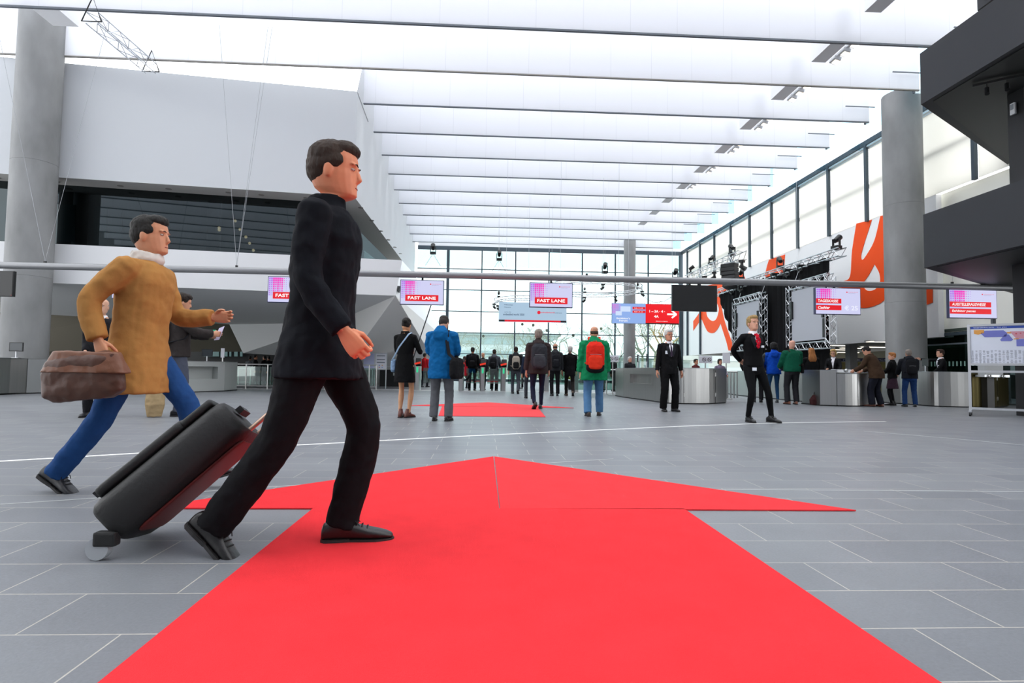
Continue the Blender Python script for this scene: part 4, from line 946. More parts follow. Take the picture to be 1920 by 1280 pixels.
truss(G(), A1-t.location, B1-t.location, .3).build('truss_frame', ALU, t); G().tube([V((0, 3, .1)), V((0, 3, 4.7))], .006, 4).build('suspension_wire', ALU, t); G().tube([V((0, -3, .1)), V((0, -3, 4.7))], .006, 4).build('suspension_wire', ALU, t)
A2, B2 = V((12.5, 27.6, 6.6)), V((12.5, 35.2, 6.6)); t = empty('stage_truss', (A2+B2)/2, label='shorter silver truss with black lamps above the curtain', cat='truss')
truss(G(), A2-t.location, B2-t.location, .42).build('truss_frame', ALU, t); G().tube([V((0, 2, .1)), V((0, 2, 3.6))], .006, 4).build('suspension_wire', ALU, t)
for i, (y, x, z, hg, s, l) in enumerate(((35.2, 12.5, 6.7, 0, 1.5, 'stage lamp upright at the far end of the shorter truss'), (32, 12.5, 6.7, 0, 1.5, 'stage lamp upright in the middle of the shorter truss'), (29.3, 12.5, 6.7, 0, 1.6, 'stage lamp upright at the near end of the shorter truss'),
        (31.6, 12.5, 6.2, 1, 1.3, 'stage lamp hanging third under the shorter truss'), (33, 12.5, 6.2, 1, 1.2, 'stage lamp hanging farthest under the shorter truss'), (30.4, 12.5, 6.2, 1, 1.5, 'stage lamp hanging second under the shorter truss'), (28.2, 12.5, 6.2, 1, 1.5, 'stage lamp hanging nearest under the shorter truss'),
        (21.4, 13, 5.48, 0, 1.5, 'stage lamp upright at the near tip of the long truss'), (25.5, 13, 5.48, 0, 1.5, 'stage lamp upright in the middle of the long truss'), (29.2, 12.9, 5.48, 0, 1.4, 'stage lamp upright toward the far part of the long truss'),
        (24.2, 12.6, 5.1, 1, 1.2, 'stage lamp hanging before the curtain near the right screen'), (25.3, 12.6, 5.1, 1, 1.2, 'stage lamp hanging left of the right screen'), (28.6, 12.6, 5.1, 1, 1.2, 'stage lamp hanging above the left screen'), (29.6, 12.6, 5.1, 1, 1.2, 'stage lamp hanging farthest before the curtain'), (23.2, 12.6, 5.1, 1, 1.0, 'stage lamp hanging above the right screen'))):
    off = x in (12.6, 12.9); m_ = moving_head(V((x, y-.55, z+(.15 if x == 12.5 else (.12 if off else .03)))), l, 0 if off else 1.2+i, bool(hg), None, s)
    if off: G().bar((0, 0, 0), ((13.0-x)/m_.scale.x, 0, 0), .05, .05).build('clamp_arm', BLACK, m_)
t = empty('line_array_speaker', (12.3, 28.6, 5.15), 2.2, label='curved black line array speaker hanging from the shorter truss', cat='loudspeaker')
for k in range(6):
    z = 1.1-.2*k; R_ = Matrix.Rotation(.06*k, 3, 'X'); G().box((0, -.01*k*k*.6, z), (.75, .42, .185), rot=R_).build('speaker_box', BLACK, t, bevel=.01)
G().box((0, 0, 1.25), (.6, .1, .06)).build('flying_bar', ALU, t)
def led(y0, y1, z0, z1, X, label):
    t = empty('stage_screen', (X, (y0+y1)/2, z0), label=label, cat='screen'); o = t.location; g = G()
    P = [V((X, y0, z0)), V((X, y1, z0)), V((X, y1, z1)), V((X, y0, z1))]
    for i in range(4): truss(g, P[i]-o, P[(i+1) % 4]-o, .26, .26, .02)
    for y_ in (y0+.2, y1-.2): g.tube([V((X, y_, z1))-o, V((X+.3, y_, 5.24))-o], .008, 4)
    g.build('truss_frame', ALU, t)
    G().box((X-.05-o.x, 0, (z0+z1)/2-z0), (.06, (y1-y0)-.5, z1-z0-.42)).build('panel', mat('grey_led_panel', '#b0b3bb', .6), t)
    for y, z in ((y0+.28, .55), (y0+.22, .25), (y1-.3, .6)): G().box((-.12, y-o.y, (z1-z0)*z), (.08, .1, .7)).build('cable_loom', BLACK, t)
led(25.75, 28.6, 2.1, 4.42, 12.62, 'smaller grey stage screen in a silver truss frame'); led(20.64, 23.4, 1.95, 4.42, 12.62, 'larger grey stage screen in a silver truss frame beside the cashier monitor')

# ------------------------------------------------------------------ counters
def counter(pts, z, label, back=.9, seams=(), recess=None, panel=None, top=None, base=True, bdir=V((0, 1, 0))):
    """pts: front edge floor pixels, left to right"""
    P = [fl(*p) for p in pts]; o = P[0].copy(); t = empty('service_counter', o, label=label, cat='counter')
    fr = [(p-o) for p in P]
    if len(P) > 3:                                # rounded front: resample
        Q = []
        for i in range(len(fr)-1):
            p0, p1, p2, p3 = fr[max(i-1, 0)], fr[i], fr[i+1], fr[min(i+2, len(fr)-1)]
            for k in range(5):
                u = k/5; Q.append(.5*((2*p1)+(p2-p0)*u+(2*p0-5*p1+4*p2-p3)*u*u+(3*p1-p0-3*p2+p3)*u**3))
        fr2 = Q+[fr[-1]]
    else: fr2 = fr
    bk = [p+bdir*back for p in reversed(fr2)]; n = len(fr2)
    body = G(); ring_ = fr2+bk
    if recess:      # first facet has a niche: x span and z span as fractions
        a, b = fr2[0], fr2[recess[4]] if len(recess) > 4 else fr2[1]; k0 = recess[4] if len(recess) > 4 else 1
        u0, u1, z0, z1 = recess[:4]; nn_ = V((-(b-a).y, (b-a).x, 0)).normalized()*.22
        def q(u, zz, dp=V((0, 0, 0))): p = a.lerp(b, u); return V((p.x, p.y, zz))+dp
        B0, B1_ = .03, z
        X = [q(0, B0), q(1, B0), q(1, B1_), q(0, B1_), q(u0, z0), q(u1, z0), q(u1, z1), q(u0, z1)]; X += [q(u, zz, nn_) for u, zz in ((u0, z0), (u1, z0), (u1, z1), (u0, z1))]
        body.add(X, [(0, 1, 5, 4), (1, 2, 6, 5), (2, 3, 7, 6), (3, 0, 4, 7), (4, 5, 9, 8), (5, 6, 10, 9), (6, 7, 11, 10), (7, 4, 8, 11), (8, 9, 10, 11)])
        for i in range(k0, len(ring_)-1): a_, b_ = ring_[i], ring_[i+1]; body.quad(V((a_.x, a_.y, .03)), V((b_.x, b_.y, .03)), V((b_.x, b_.y, z)), V((a_.x, a_.y, z)))
        a_, b_ = ring_[-1], ring_[0]; body.quad(V((a_.x, a_.y, .03)), V((b_.x, b_.y, .03)), V((b_.x, b_.y, z)), V((a_.x, a_.y, z)))
        ma = q(u0+.03, z0); mb = q(u0+(u1-u0)*.52, z0)
    else:
        body.prism([(p.x, p.y) for p in ring_], .03, z)
    body.build('front_cladding', panel or STEEL, t, smooth=False)
    G().prism([(p.x, p.y) for p in ring_], z, z+.022).build('countertop', mat('top_steel', '#9fa2a3', .35, .8), t)
    G().prism([(p.x, p.y+.05) for p in ring_], 0, .035).build('plinth', mat('plinth_dark', '#1c1d1e', .6), t)
    for s in seams:
        i = min(int(s*(n-1)), n-2); p = fr2[i].lerp(fr2[i+1], s*(n-1)-i); d = (fr2[i+1]-fr2[i]).normalized(); m_ = V((d.y, -d.x, 0))*.001
        G().box(V((p.x, p.y, z/2))+m_, (.008, .008, z-.06), rz=math.atan2(d.y, d.x)).build('door_seam', BLACK, t)
        for hz_ in (.2, .75): G().tube([V((p.x, p.y, hz_))+m_*5, V((p.x, p.y, hz_+.1))+m_*5], .012, 8).build('hinge', STEELM, t)
    return t, fr2
c1_, _ = counter([(1168, 745), (1237, 754.5), (1262, 757), (1290, 757.6), (1330, 757.5), (1362, 755.5)], .95, 'curved brushed steel counter in the middle of the hall behind the old man', 1.1, (.55, .86), (.22, .80, .5, .78, 5))
counter([(1366, 738), (1400, 743), (1460, 749), (1537, 756)], .93, 'brushed steel counter behind the queue of visitors', .7, (), (.45, .75, .45, .75, 10))
counter([(1538, 760.5), (1569, 761.5)], .95, 'narrow pale steel counter block where the blonde cashier leans', .9)
counter([(1570, 761.5), (1590, 762), (1612, 762), (1632, 761)], .86, 'low curved steel counter with door left of the man in brown', .9, (.62,))
counter([(1672, 756), (1700, 758), (1729, 760.5), (1760, 762.5), (1817, 764)], .95, 'curved steel counter in front of the gesturing cashier', .45)
counter([(1824, 764), (1850, 764.5), (1872, 764), (1892, 762)], .94, 'bronze toned steel counter seen through the map board stand', .7, (.65,), panel=mat('bronze_steel', '#6e6440', .3, .9, bump=.05, bscale=20, stretch=(6, 6, .3)))
counter([(-70, 744), (0, 740), (48, 738)], .95, 'polished steel counter end at the far left edge', .6)
counter([(49, 738), (150, 735), (260, 733)], .95, 'long grey steel counter with niche behind the suited guard', .5, (), (.36, .98, .52, .80, 2), panel=mat('dull_steel', '#8a8d8e', .4, .7))
counter([(300, 738), (420, 733.5)], .97, 'pale grey counter with niche behind the visitor in the blue scarf', 1.0, (), (.2, .88, .42, .82, 1), panel=mat('pale_panel', '#b7bbb8', .5, .3))

def kiosk(p, label, rz=0, s=1.):
    t = empty('tablet_stand', p, rz, label=label, cat='screen'); t.scale = (s,)*3
    G().tube([(0, 0, 0), (0, 0, .2)], .018, 10).build('stem', ALU, t, smooth=True); G().box((0, 0, .006), (.16, .12, .012)).build('foot', ALU, t)
    G().box((0, -.01, .3), (.34, .03, .24)).build('bezel', BLACK, t, bevel=.006); G().box((0, -.027, .3), (.3, .004, .2)).build('screen', mat('tablet_glass', '#3d4347', .15), t)
    return t
kiosk(V((at(30, 672, 16.45).x, 16.45, .972)), 'black tablet on a short stem on the far left counter', .1); kiosk(V((at(388, 676, 20.5).x, 20.5, .992)), 'silver screen stand on the pale counter by the paper reader', .3)
t = kiosk(V((at(1212, 690, 17.4).x, 17.4, .972)), 'black back-to-back screens on the left end of the curved counter', 1.3); t = kiosk(V((at(1196, 690, 18.2).x, 18.2, .972)), 'black screen rim beside the counter clerk', 1.2)
kiosk(V((at(1735, 698, 16.6).x, 16.6, .972)), 'dark upright screen between the backpacker and the gesturing cashier', 1.4, .9)
# document stand / card reader
t = empty('counter_scanner', V((at(1604, 699, 16.5).x, 16.5, .882)), label='flat silver scanner with two round knobs on the low counter', cat='scanner')
G().box((0, 0, .07), (1.3, .3, .1)).build('scanner_body', ALU, t, bevel=.01)
for x in (-.38, .12): G().ball((x, -.17, .09), .05, 12).build('knob', STEELM, t, smooth=True)
t = empty('counter_scanner', V((at(1857, 696, 15.2).x, 15.2, .0)), label='pale wall box with two round knobs behind the map board', cat='scanner')
G().box((0, 0, 1.05), (.5, .25, .34)).build('scanner_body', mat('kiosk_grey', '#a5a8aa', .5), t, bevel=.01); G().box((0.05, 0, .87), (.7, .3, .06)).build('tray', ALU, t); G().box((0, .1, .43), (.2, .2, .86)).build('pedestal', BLACK, t)
for x in (-.17, .2): G().ball((x, -.17, .86), .05, 12).build('knob', STEELM, t, smooth=True)
def signboard(p, w, h, label, post=1.0, icons=1, m=None):
    t = empty('information_sign', p, label=label, cat='sign'); G().tube([(0, .02, 0), (0, .02, post)], .022, 8).build('post', STEELM, t, smooth=True)
    G().box((0, .02, .01), (.3, .3, .02)).build('foot', STEELM, t)
    G().box((0, 0, post), (w, .02, h)).build('board', m or mat('board_white', '#e3e4ea', .5), t)
    for i in range(icons):
        x = w*(.28 if icons == 1 else (-.12+.4*i)); c = [(x+h*.24*math.cos(k*PI/8), -.014, post+h*.24*math.sin(k*PI/8)) for k in range(17)]
        g = G(); g.tube(c, .008, 5); g.tube([(x-h*.17, -.014, post+h*.17), (x+h*.17, -.014, post-h*.17)], .008, 5); g.build('prohibition_icon', mat('icon_dark', '#4a2a30', .5), t)
    return t
signboard(V((at(1149, 700, 21).x, 21.0, 0)), .42, .24, 'white board with two round icons beside the green parka', 1.32, 2); signboard(V((at(1323, 700, 19.5).x, 19.5, 0)), .45, .24, 'white board with two round icons above the curved counter', 1.30, 2)
signboard(V((at(1362, 700, 19).x, 19.0, 0)), .25, .34, 'narrow notice board behind the woman guard', 1.35, 0); signboard(V((at(667, 700, 22.6).x, 22.6, 0)), .46, .26, 'white board with one round icon near the glass gate', 1.3, 1)
signboard(V((at(120, 700, 19).x, 19.0, 0)), .22, .24, 'small white notice behind the left counter', 1.12, 0); signboard(V((at(416, 700, 20.8).x, 20.8, 0)), .12, .32, 'slim white notice with red header on the pale counter', 1.3, 0)
t = empty('poster_stand', V((at(703, 700, 25).x, 25.0, 0)), label='framed pale blue notice board with two posters behind the gate', cat='notice board')
G().box((0, 0, 1.15), (.98, .04, .72)).build('frame', ALU, t); G().box((-.26, -.025, 1.15), (.44, .01, .64)).build('poster', mat('poster_lilac', '#b9bfe0', .6), t); p_ = G().box((.24, -.025, 1.15), (.44, .01, .64)).build('poster', mat('poster_pale', '#dfe1ea', .6), t)
for z in (1.38, 1.22, 1.1): G().box((.24, -.033, z), (.34, .004, .035)).build('print_line', mat('print_grey', '#6a7482', .6), t)
for x, z, c in ((.18, .98, '#2c62b4'), (.30, .98, '#d28a3a'), (.18, .9, '#b33a4a'), (.30, .9, '#6c89d0')): G().ball((x, -.032, z), (.03, .004, .02), 8).build('print_dot', mat('dot_'+c[1:], c, .6), t)
for x in (-.46, .46): G().tube([(x, 0, 0), (x, 0, .8)], .02, 8).build('leg', ALU, t)

# ------------------------------------------------------------------ barriers, gates and turnstiles at y ~ 23.5
def barrier(px0, px1, Y, label, posts=3, z=.95, glass=True, lower=False):
    a, b = at(px0, 700, Y), at(px1, 700, Y); a.z = b.z = 0; t = empty('barrier_railing', a, label=label, cat='railing'); v = b-a
    G().tube([(0, 0, z), v+V((0, 0, z))], .025, 8).build('handrail', STEELM, t, smooth=True)
    if lower: G().tube([(0, 0, .12), v+V((0, 0, .12))], .02, 8).build('lower_rail', STEELM, t, smooth=True)
    for k in range(posts): p = v*(k/(posts-1)); G().tube([p, p+V((0, 0, z))], .025, 8).build('post', STEELM, t, smooth=True)
    if glass: G().box(v/2+V((0, 0, .5)), (v.length-.1, .012, .7)).build('glass_panel', GGLASS, t)
    return t
barrier(421, 502, 22.6, 'steel and glass railing right of the pale counter', 3, .93, True, True); barrier(502, 610, 22.8, 'low steel railing behind the walking man in dark', 3, .93, True, True)
barrier(650, 677, 23.5, 'short steel railing left of the glass gate', 2, .97); t = barrier(679, 706, 23.2, 'framed glass swing gate with steel uprights', 3, .97, True, True)
barrier(1076, 1168, 22.0, 'steel railing between the green parka and the curved counter', 4, .92); barrier(1364, 1382, 20, 'short steel railing behind the woman guard', 4, .9, False)
barrier(425, 470, 28, 'low table railing in the café zone', 3, .75, False, True)
def turnstile(px, label, Y=23.6):
    p = at(px, 700, Y); t = empty('turnstile', V((p.x, Y, 0)), label=label, cat='turnstile')
    G().prism([(-.07, -.14), (.07, -.14), (.10, 0), (.10, .5), (-.10, .5), (-.10, 0)], 0, .96).build('pedestal', STEELM, t)
    G().box((0, -.145, .82), (.07, .012, .22)).build('green_light', lit('turnstile_green', '#2fc389', 1.2), t, bevel=.003)
    G().box((.02, .1, 1.12), (.22, .2, .30), rot=Matrix.Rotation(-.35, 3, 'X')).build('reader', BLACK, t, bevel=.03)
    G().box((0, -.07, 1.08), (.24, .05, .07), rot=Matrix.Rotation(-.25, 3, 'Y')).build('red_flap', lit('reader_red', '#e8361c', .9), t)
    G().box((.5, .3, .6), (.62, .012, .6)).build('glass_wing', GGLASS, t)
    return t
for px, l in ((783, 'turnstile pedestal between the woman in black and the blue coat'), (865, 'turnstile pedestal beside the blue coat bag'), (905, 'turnstile pedestal right of the first black backpack'), (944, 'turnstile pedestal beside the grey jacket visitor'), (1025, 'turnstile pedestal behind the big grey backpack'), (1080, 'turnstile pedestal left of the green parka')): turnstile(px, l)
# table and black bin behind the gate
t = empty('folding_table', V((at(748, 700, 26).x, 26.0, 0)), label='light folding table with papers behind the woman in black', cat='table')
G().box((-.3, 0, .93), (1.7, .6, .03)).build('table_top', WHITE, t)
for x in (-1.1, .5):
    for y in (-.25, .25): G().tube([(x, y, 0), (x, y, .92)], .02, 8).build('leg', ALU, t)
t = empty('flight_case', V((at(745, 700, 26.9).x, 26.9, 0)), label='black flight case under the folding table', cat='case'); G().box((0, 0, .42), (1.5, .5, .76)).build('case_body', BLACK, t, bevel=.02); G().box((0, -.26, .6), (.3, .02, .12)).build('latch', STEELM, t)
t = empty('waste_bin', V((at(655, 700, 23.9).x, 23.9, 0)), label='grey bin with black rim next to the short railing', cat='bin'); G().tube([(0, 0, .02), (0, 0, .8)], .19, 20).build('bin_body', STEEL, t, smooth=True); G().tube([(0, 0, .8), (0, 0, .86)], .2, 20).build('rim', BLACK, t, smooth=True)
for px, c, l in ((1072, '#c9c02a', 'yellow-green potted plant behind the railing near the green parka'),):
    t = empty('potted_plant', V((at(px, 700, 27).x, 27, 0)), label=l, cat='plant'); G().tube([(0, 0, 0), (0, 0, .4)], [.16, .2], 14).build('pot', BLACK, t, smooth=True)
    g = G()
    for k in range(90):
        a = random.random()*6.28; e = random.uniform(.1, 1.3); L_ = random.uniform(.25, .45); b = V((0, 0, .4+random.random()*.55)); d = V((math.cos(a)*math.cos(e), math.sin(a)*math.cos(e), math.sin(e))); s = V((-math.sin(a), math.cos(a), 0))*.035
        g.quad(b, b+d*L_*.5+s, b+d*L_-V((0, 0, .05)), b+d*L_*.5-s)
    g.build('foliage', mat('yellow_green_leaf', '#9db326', .5, var=.3, vscale=8), t)

# ------------------------------------------------------------------ site plan board on castors
A_ = fl(1820, 779); A_ = V((A_.x, A_.y, 0)); t = empty('map_board', A_, math.atan2(-1.15, 1.25), label='mobile site plan board with coloured hall map on castors', cat='notice board'); Wd = 1.75
for x in (0, Wd): G().box((x, 0, 1.03), (.05, .05, 1.86)).build('upright', ALU, t); f = G().box((x, 0, .1), (.05, .62, .035)).build('foot', ALU, t); [G().tube([(x-.02, y, .042), (x+.02, y, .042)], .04, 14).build('castor', BLACK, t, smooth=True) for y in (-.28, .28)]
for z in (1.94, 1.10, .95, .16): G().box((Wd/2, 0, z), (Wd, .045, .045)).build('crossbar', ALU, t)
bd = G().box((Wd/2, 0, 1.52), (Wd-.05, .015, .80)).build('map_panel', mat('map_paper', '#d6dbe8', .4), t)
mp_ = Wd/2; 
G().box((mp_, -.010, 1.885), (Wd-.06, .006, .05)).build('title_bar', mat('title_blue', '#2546a0', .5), t); text('Geländeübersicht · Site plan', mat('title_white', '#f2f4ff', .5), t, .36, 1.885, .55, .028, -.0145)
PURP = mat('map_purple', '#6f75c0', .6); PINK = mat('map_pink', '#c98d9c', .6); OCH = mat('map_ochre', '#d99a4a', .6); TEAL = mat('map_teal', '#3f8f9e', .6)
def mp(pts, m, nm='hall_shape'): G().slab([(x, -.009, z) for x, z in pts], (0, -.004, 0)).build(nm, m, t)
mp([(.09, 1.84), (.26, 1.84), (.26, 1.77), (.16, 1.74), (.09, 1.76)], OCH); mp([(.20, 1.77), (.28, 1.82), (.58, 1.82), (.64, 1.76), (.62, 1.68), (.27, 1.68)], PURP); mp([(.52, 1.62), (.6, 1.73), (.66, 1.73), (.73, 1.62), (.70, 1.59), (.54, 1.59)], PURP)
mp([(.68, 1.79), (1.06, 1.79), (1.06, 1.64), (.78, 1.64)], PINK); mp([(.78, 1.63), (1.06, 1.63), (1.06, 1.48), (.78, 1.48)], PURP); mp([(1.08, 1.80), (1.4, 1.80), (1.4, 1.66), (1.08, 1.66)], PURP); mp([(1.10, 1.62), (1.5, 1.62), (1.5, 1.46), (1.10, 1.46)], PURP)
mp([(1.18, 1.86), (1.4, 1.86), (1.4, 1.82), (1.2, 1.82)], TEAL); mp([(.63, 1.78), (.70, 1.78), (.70, 1.75), (.63, 1.75)], OCH); mp([(.74, 1.645), (.82, 1.645), (.82, 1.625), (.74, 1.625)], OCH); mp([(.90, 1.655), (1.02, 1.655), (1.02, 1.635), (.90, 1.635)], OCH)
for x, z in ((.78, 1.74), (.85, 1.75), (.91, 1.76), (.95, 1.67)): G().ball((x, -.013, z), (.015, .003, .01), 8).build('map_marker', mat('marker_red', '#c02838', .5), t)
g = G()
for i in range(26):
    for j in range(26): 
        if random.random() < .8: g.box((.06+.064*i, -.009, 1.395-.0105*j), (.05*random.uniform(.5, 1), .002, .004))
g.build('index_text', mat('index_grey', '#8c8f98', .6), t)

# ------------------------------------------------------------------ outside: buildings and bare trees
t = empty('pavilion', V((8.0, 76, 0)), label='pale green tent roofed pavilion beyond the glass wall', cat='building')
TG = mat('pale_green_roof', '#ced6d2', .7)
G().add([(-4, -3, 2.7), (7, -5, 2.8), (20, -3, 2.5), (20, 8, 2.6), (-4, 8, 3.0), (6, 3, 6.6)], [(0, 1, 5), (1, 2, 3), (1, 3, 5), (0, 5, 4), (4, 5, 3)]).build('roof', TG, t)
G().box((8, 2, 1.3), (22, 6, 2.6)).build('facade', mat('pale_facade', '#b9c8c3', .5), t)
for k in range(10): G().box((-2+2.5*k, -1.1, 1.2), (1.7, .1, 2.0)).build('window', mat('far_window', '#93a7a7', .2), t)
t = empty('office_building', V((-10, 90, 0)), label='long pale office block behind the bare trees outside', cat='building')
G().box((2, 0, 3.0), (38, 8, 6)).build('facade', mat('office_pale', '#cdd1d0', .7), t)  # facade colour paled to carry the distance haze
for k in range(3): G().box((2, -4.05, 1.4+1.9*k), (37, .1, .9)).build('window_band', mat('far_window2', '#a9b8b9', .2), t)
G().box((2, 0, 6.2), (39, 9, .4)).build('roof', mat('roof_pale', '#9aa5a5', .7), t)
t = empty('office_building', V((42, 84, 0)), label='grey building behind the trees near the glass corner', cat='building'); G().box((0, 0, 3), (26, 8, 6)).build('facade', mat('office_grey', '#a2aba6', .7), t)
for k in range(3): G().box((0, -4.05, 1.3+1.8*k), (24, .1, .9)).build('window_band', mat('far_window2', '#8fa6a8'), t)
for i, (x, y, w, hh) in enumerate(((-3, 62, 9, 1.5), (9, 66, 9, 1.2), (20, 58, 9, 1.3))):
    g = G(); rs = random.Random(i)
    for k in range(900): 
        p = V((rs.uniform(-w/2, w/2), rs.uniform(-.6, .6), rs.uniform(.05, hh))); s = .13; a = V([rs.gauss(0, 1) for _ in range(3)]).normalized()*s; b = a.orthogonal().normalized()*s; g.quad(p-a, p-b*.6, p+a, p+b*.6)
    tag(g.build('hedge', mat('hedge_green', '#6f8052', .8, var=.3, vscale=2)), kind='stuff', label='low green hedge growing outside beyond the glass wall', cat='hedge').location = (x, y, 0)
def tree(x, y, H, label, col, seed, nests=0, grp='bare trees outside the glass wall'):
    rs = random.Random(seed); t = empty('bare_tree', V((x, y, 0)), label=label, cat='tree', group=None); tr = G(); br = G()
    def grow(p, d, L, r, lv):
        q = p; pts = [p]; 
        for k in range(3): d = (d+V((rs.gauss(0, .12), rs.gauss(0, .12), rs.gauss(.03, .06)))).normalized(); q = q+d*L/3; pts.append(q)
        (tr if lv < 2 else br).tube(pts, [r, r*.88, r*.76, r*.62], 6 if lv < 2 else 3)
        if lv >= 6: return
        for k in range(3 if lv < 3 else rs.choice((3, 3, 4)) if lv < 5 else 2):
            a = rs.random()*6.28; b = d.orthogonal().normalized(); c = d.cross(b); dd = (d*rs.uniform(.55, 1)+(b*math.cos(a)+c*math.sin(a))*rs.uniform(.4, .85)).normalized()
            grow(pts[rs.choice((2, 3, 3))], dd, L*rs.uniform(.62, .82), r*.56, lv+1)
    grow(V((0, 0, 0)), V((0, 0, 1)), H*.3, H*.017, 0)
    m = mat('bark_'+col[1:], col, .9, bump=.5, bscale=10)
    tr.build('trunk', m, t, smooth=True); br.build('branches', m, t)
    for k in range(nests):
        p = V((rs.uniform(-1.5, 1.5), rs.uniform(-1, 1), H*rs.uniform(.55, .8))); n = G(); n.ball(p, .17, 8); put(remesh(n, .05, 1, .08, .1), 'mistletoe', mat('mistletoe', '#3f3d30', .9), t)
for i, (px, Y, H, l, c, n) in enumerate(((800, 63, 5.6, 'bare tree outside behind the blue coated man', '#8d8b78', 0), (862, 66, 6.6, 'bare tree outside left of the first black backpack', '#8f8e7c', 0), (905, 64, 6.2, 'bare tree outside above the bald man at the gate', '#9a9985', 1), (948, 68, 6.4, 'pale bare tree outside above the beige backpack', '#a09e8c', 0), (1005, 62, 6.6, 'bare tree outside above the big grey backpack', '#85856c', 2),
        (1050, 60, 7.0, 'bare tree with nests outside right of the welcome banner', '#7f7d66', 2), (1100, 64, 7.2, 'bare tree outside left of the distant column', '#7c7b66', 1), (1150, 60, 6.8, 'bare tree outside just left of the distant column', '#74735c', 0), (1205, 58, 8.2, 'bare tree outside right of the distant column', '#6f7358', 1), (1240, 56, 8.8, 'yellowish bare tree outside beside the red sign', '#a08a58', 0), (1262, 60, 10, 'tall bare tree outside at the glass corner', '#6e6c5a', 1), (1225, 66, 9.4, 'dense bare tree outside behind the old man', '#77785e', 0))):
    p = at(px, 700, Y); tree(p.x, Y, H*1.12, l, c, 11+i, n)
# ------------------------------------------------------------------ people
BK = '#17171b'
# the two walkers in the foreground
P = person('person in dark navy coat striding across the red carpet pulling a suitcase', (598, None), 268, 90, Y=2.74, near=True, feet=((.11, -.44, 0, 40), (-.09, .09, .0, 0)), hands=((.25, .16, .88), (-.29, -.10, .86)), curls=(1.25, 1.35), elb=((.25, -1, -.3), (-.6, -1, -.4)),
    sk='#d0835f', hair=('short', '#4a3323'), head=(4, 0), coat=dict(col='#0d0f15', hem=.745, puff=.006, flare=.04, fold=.02), pants=dict(col='#0f0f12', w=.012), shoes='#141213', face=True, lean=3)
# suitcase: wheels on the floor, leaning towards the pulling hand
I = P[1]; hw_ = P[0].matrix_basis @ (Vector(I['wr'][1])); hand_ = P[0].matrix_basis @ (Vector(I['wr'][1])+V((0, .02, -.08)))
s0 = V((-1.64, hand_.y-.30, 0)); t = empty('suitcase', s0, 0, label='black wheeled suitcase tilted behind the person in dark navy', cat='suitcase')
dv = hand_-s0-V((0, 0, .05)); Ln = dv.length; ax = dv.normalized(); sx = V((0, 1, 0)); sx = (sx-ax*sx.dot(ax)).normalized(); nz = ax.cross(sx)      # nz: case thickness direction
if nz.z < 0: nz = -nz; 
RR = Matrix((sx, nz, ax)).transposed(); o5 = V((0, 0, .05))
def case(c, d): return [o5+RR @ V(c), d]
def rb(name, x, y, z, w, d, h, m, e=4., **k):
    g = G(); st = []
    for q, f in ((0, .86), (.03, .96), (.08, 1), (.92, 1), (.97, .96), (1, .86)): st.append((o5+RR @ V((x, y, z-h/2+h*q)), w/2*f, d/2*f))
    g.loft(st, side=sx, n=28, e=e, fixed=ax); return g.build(name, m, t, smooth=True, **k)
SC_ = mat('suitcase_black', '#08090a', .6, bump=.2, bscale=60)
rb('case_shell', 0, .02, .39, .46, .22, .66, SC_); rb('front_pocket', 0, .145, .33, .38, .06, .44, SC_); rb('front_pocket', 0, .14, .61, .38, .05, .16, SC_)
rb('lining_edge', 0, -.085, .40, .36, .02, .54, mat('suitcase_red', '#5c1613', .6))
for x in (-.11, .11): G().tube([o5+RR @ V((x, -.06, .62)), o5+RR @ V((x, -.06, Ln-.02))], .011, 8).build('handle_rod', mat('handle_champagne', '#c8a893', .35, .7), t, smooth=True)
G().tube([o5+RR @ V((-.13, -.06, Ln-.02)), o5+RR @ V((.13, -.06, Ln-.02))], .018, 10).build('grip', BLACK, t, smooth=True)
G().box(o5+RR @ V((0, .05, .745)), (.16, .03, .03), rot=RR).build('top_handle', SC_, t)
for x in (-.19, .19):
    c = o5+RR @ V((x, -.03, 0)); c.z = .048; G().tube([c-V((0, .018, 0)), c+V((0, .018, 0))], .046, 20).build('wheel', mat('wheel_grey', '#9b9fa3', .4), t, smooth=True); G().box(c+V((.03, 0, .04)), (.09, .05, .06)).build('wheel_housing', SC_, t, bevel=.01)
for x in (-.15, .15): G().bar(o5+RR @ V((x, .15, .10)), o5+RR @ V((x, .15, .60)), .012, .03).build('trim_strip', mat('strap_dark', '#24262a', .5), t)

P = person('person in a tan overcoat and blue jeans walking with a brown bag', (258, None), 406, 90, Y=4.0, near=True, feet=((.08, -.46, 0, 30), (-.09, .36, .05, -16)), hands=((.27, -.07, .89), (-.24, .34, 1.08)), curls=(1.2, .7), elb=((.3, -1, -.6), (-.3, -.6, -1)),
    sk='#c58a68', hair=('short', '#2e2a26'), head=(0, 0), coat=dict(col='#a1733f', hem=.66, puff=.012, flare=.045, fold=.016), pants=dict(col='#1f4273', w=0.004), shoes='#1b1c20', face=True, lean=4, scarf='#c9c2ba', shirt=None, beard=None)
I = P[1]; t = held(P[0], 'handbag', 'brown leather bag swinging at the side of the tan overcoat', 'bag'); w_ = V(I['wr'][0])
g = G(); b0 = w_+V((.06, -.02, -.20)); R = []
for k in range(8): u = k/7; e = (1-abs(2*u-1)**4)**.5*.3+.7; R.append((b0+V((0, -.03*u, -.13+.26*u)), .23*e*(1-.15*u), .065*e))
g.loft(R, side=V((0, 1, 0)), n=24, e=3.2); put(remesh(g, .008, 3, .014, .06), 'bag_body', mat('brown_leather', '#4a2a1b', .5, bump=.2, bscale=40), t)
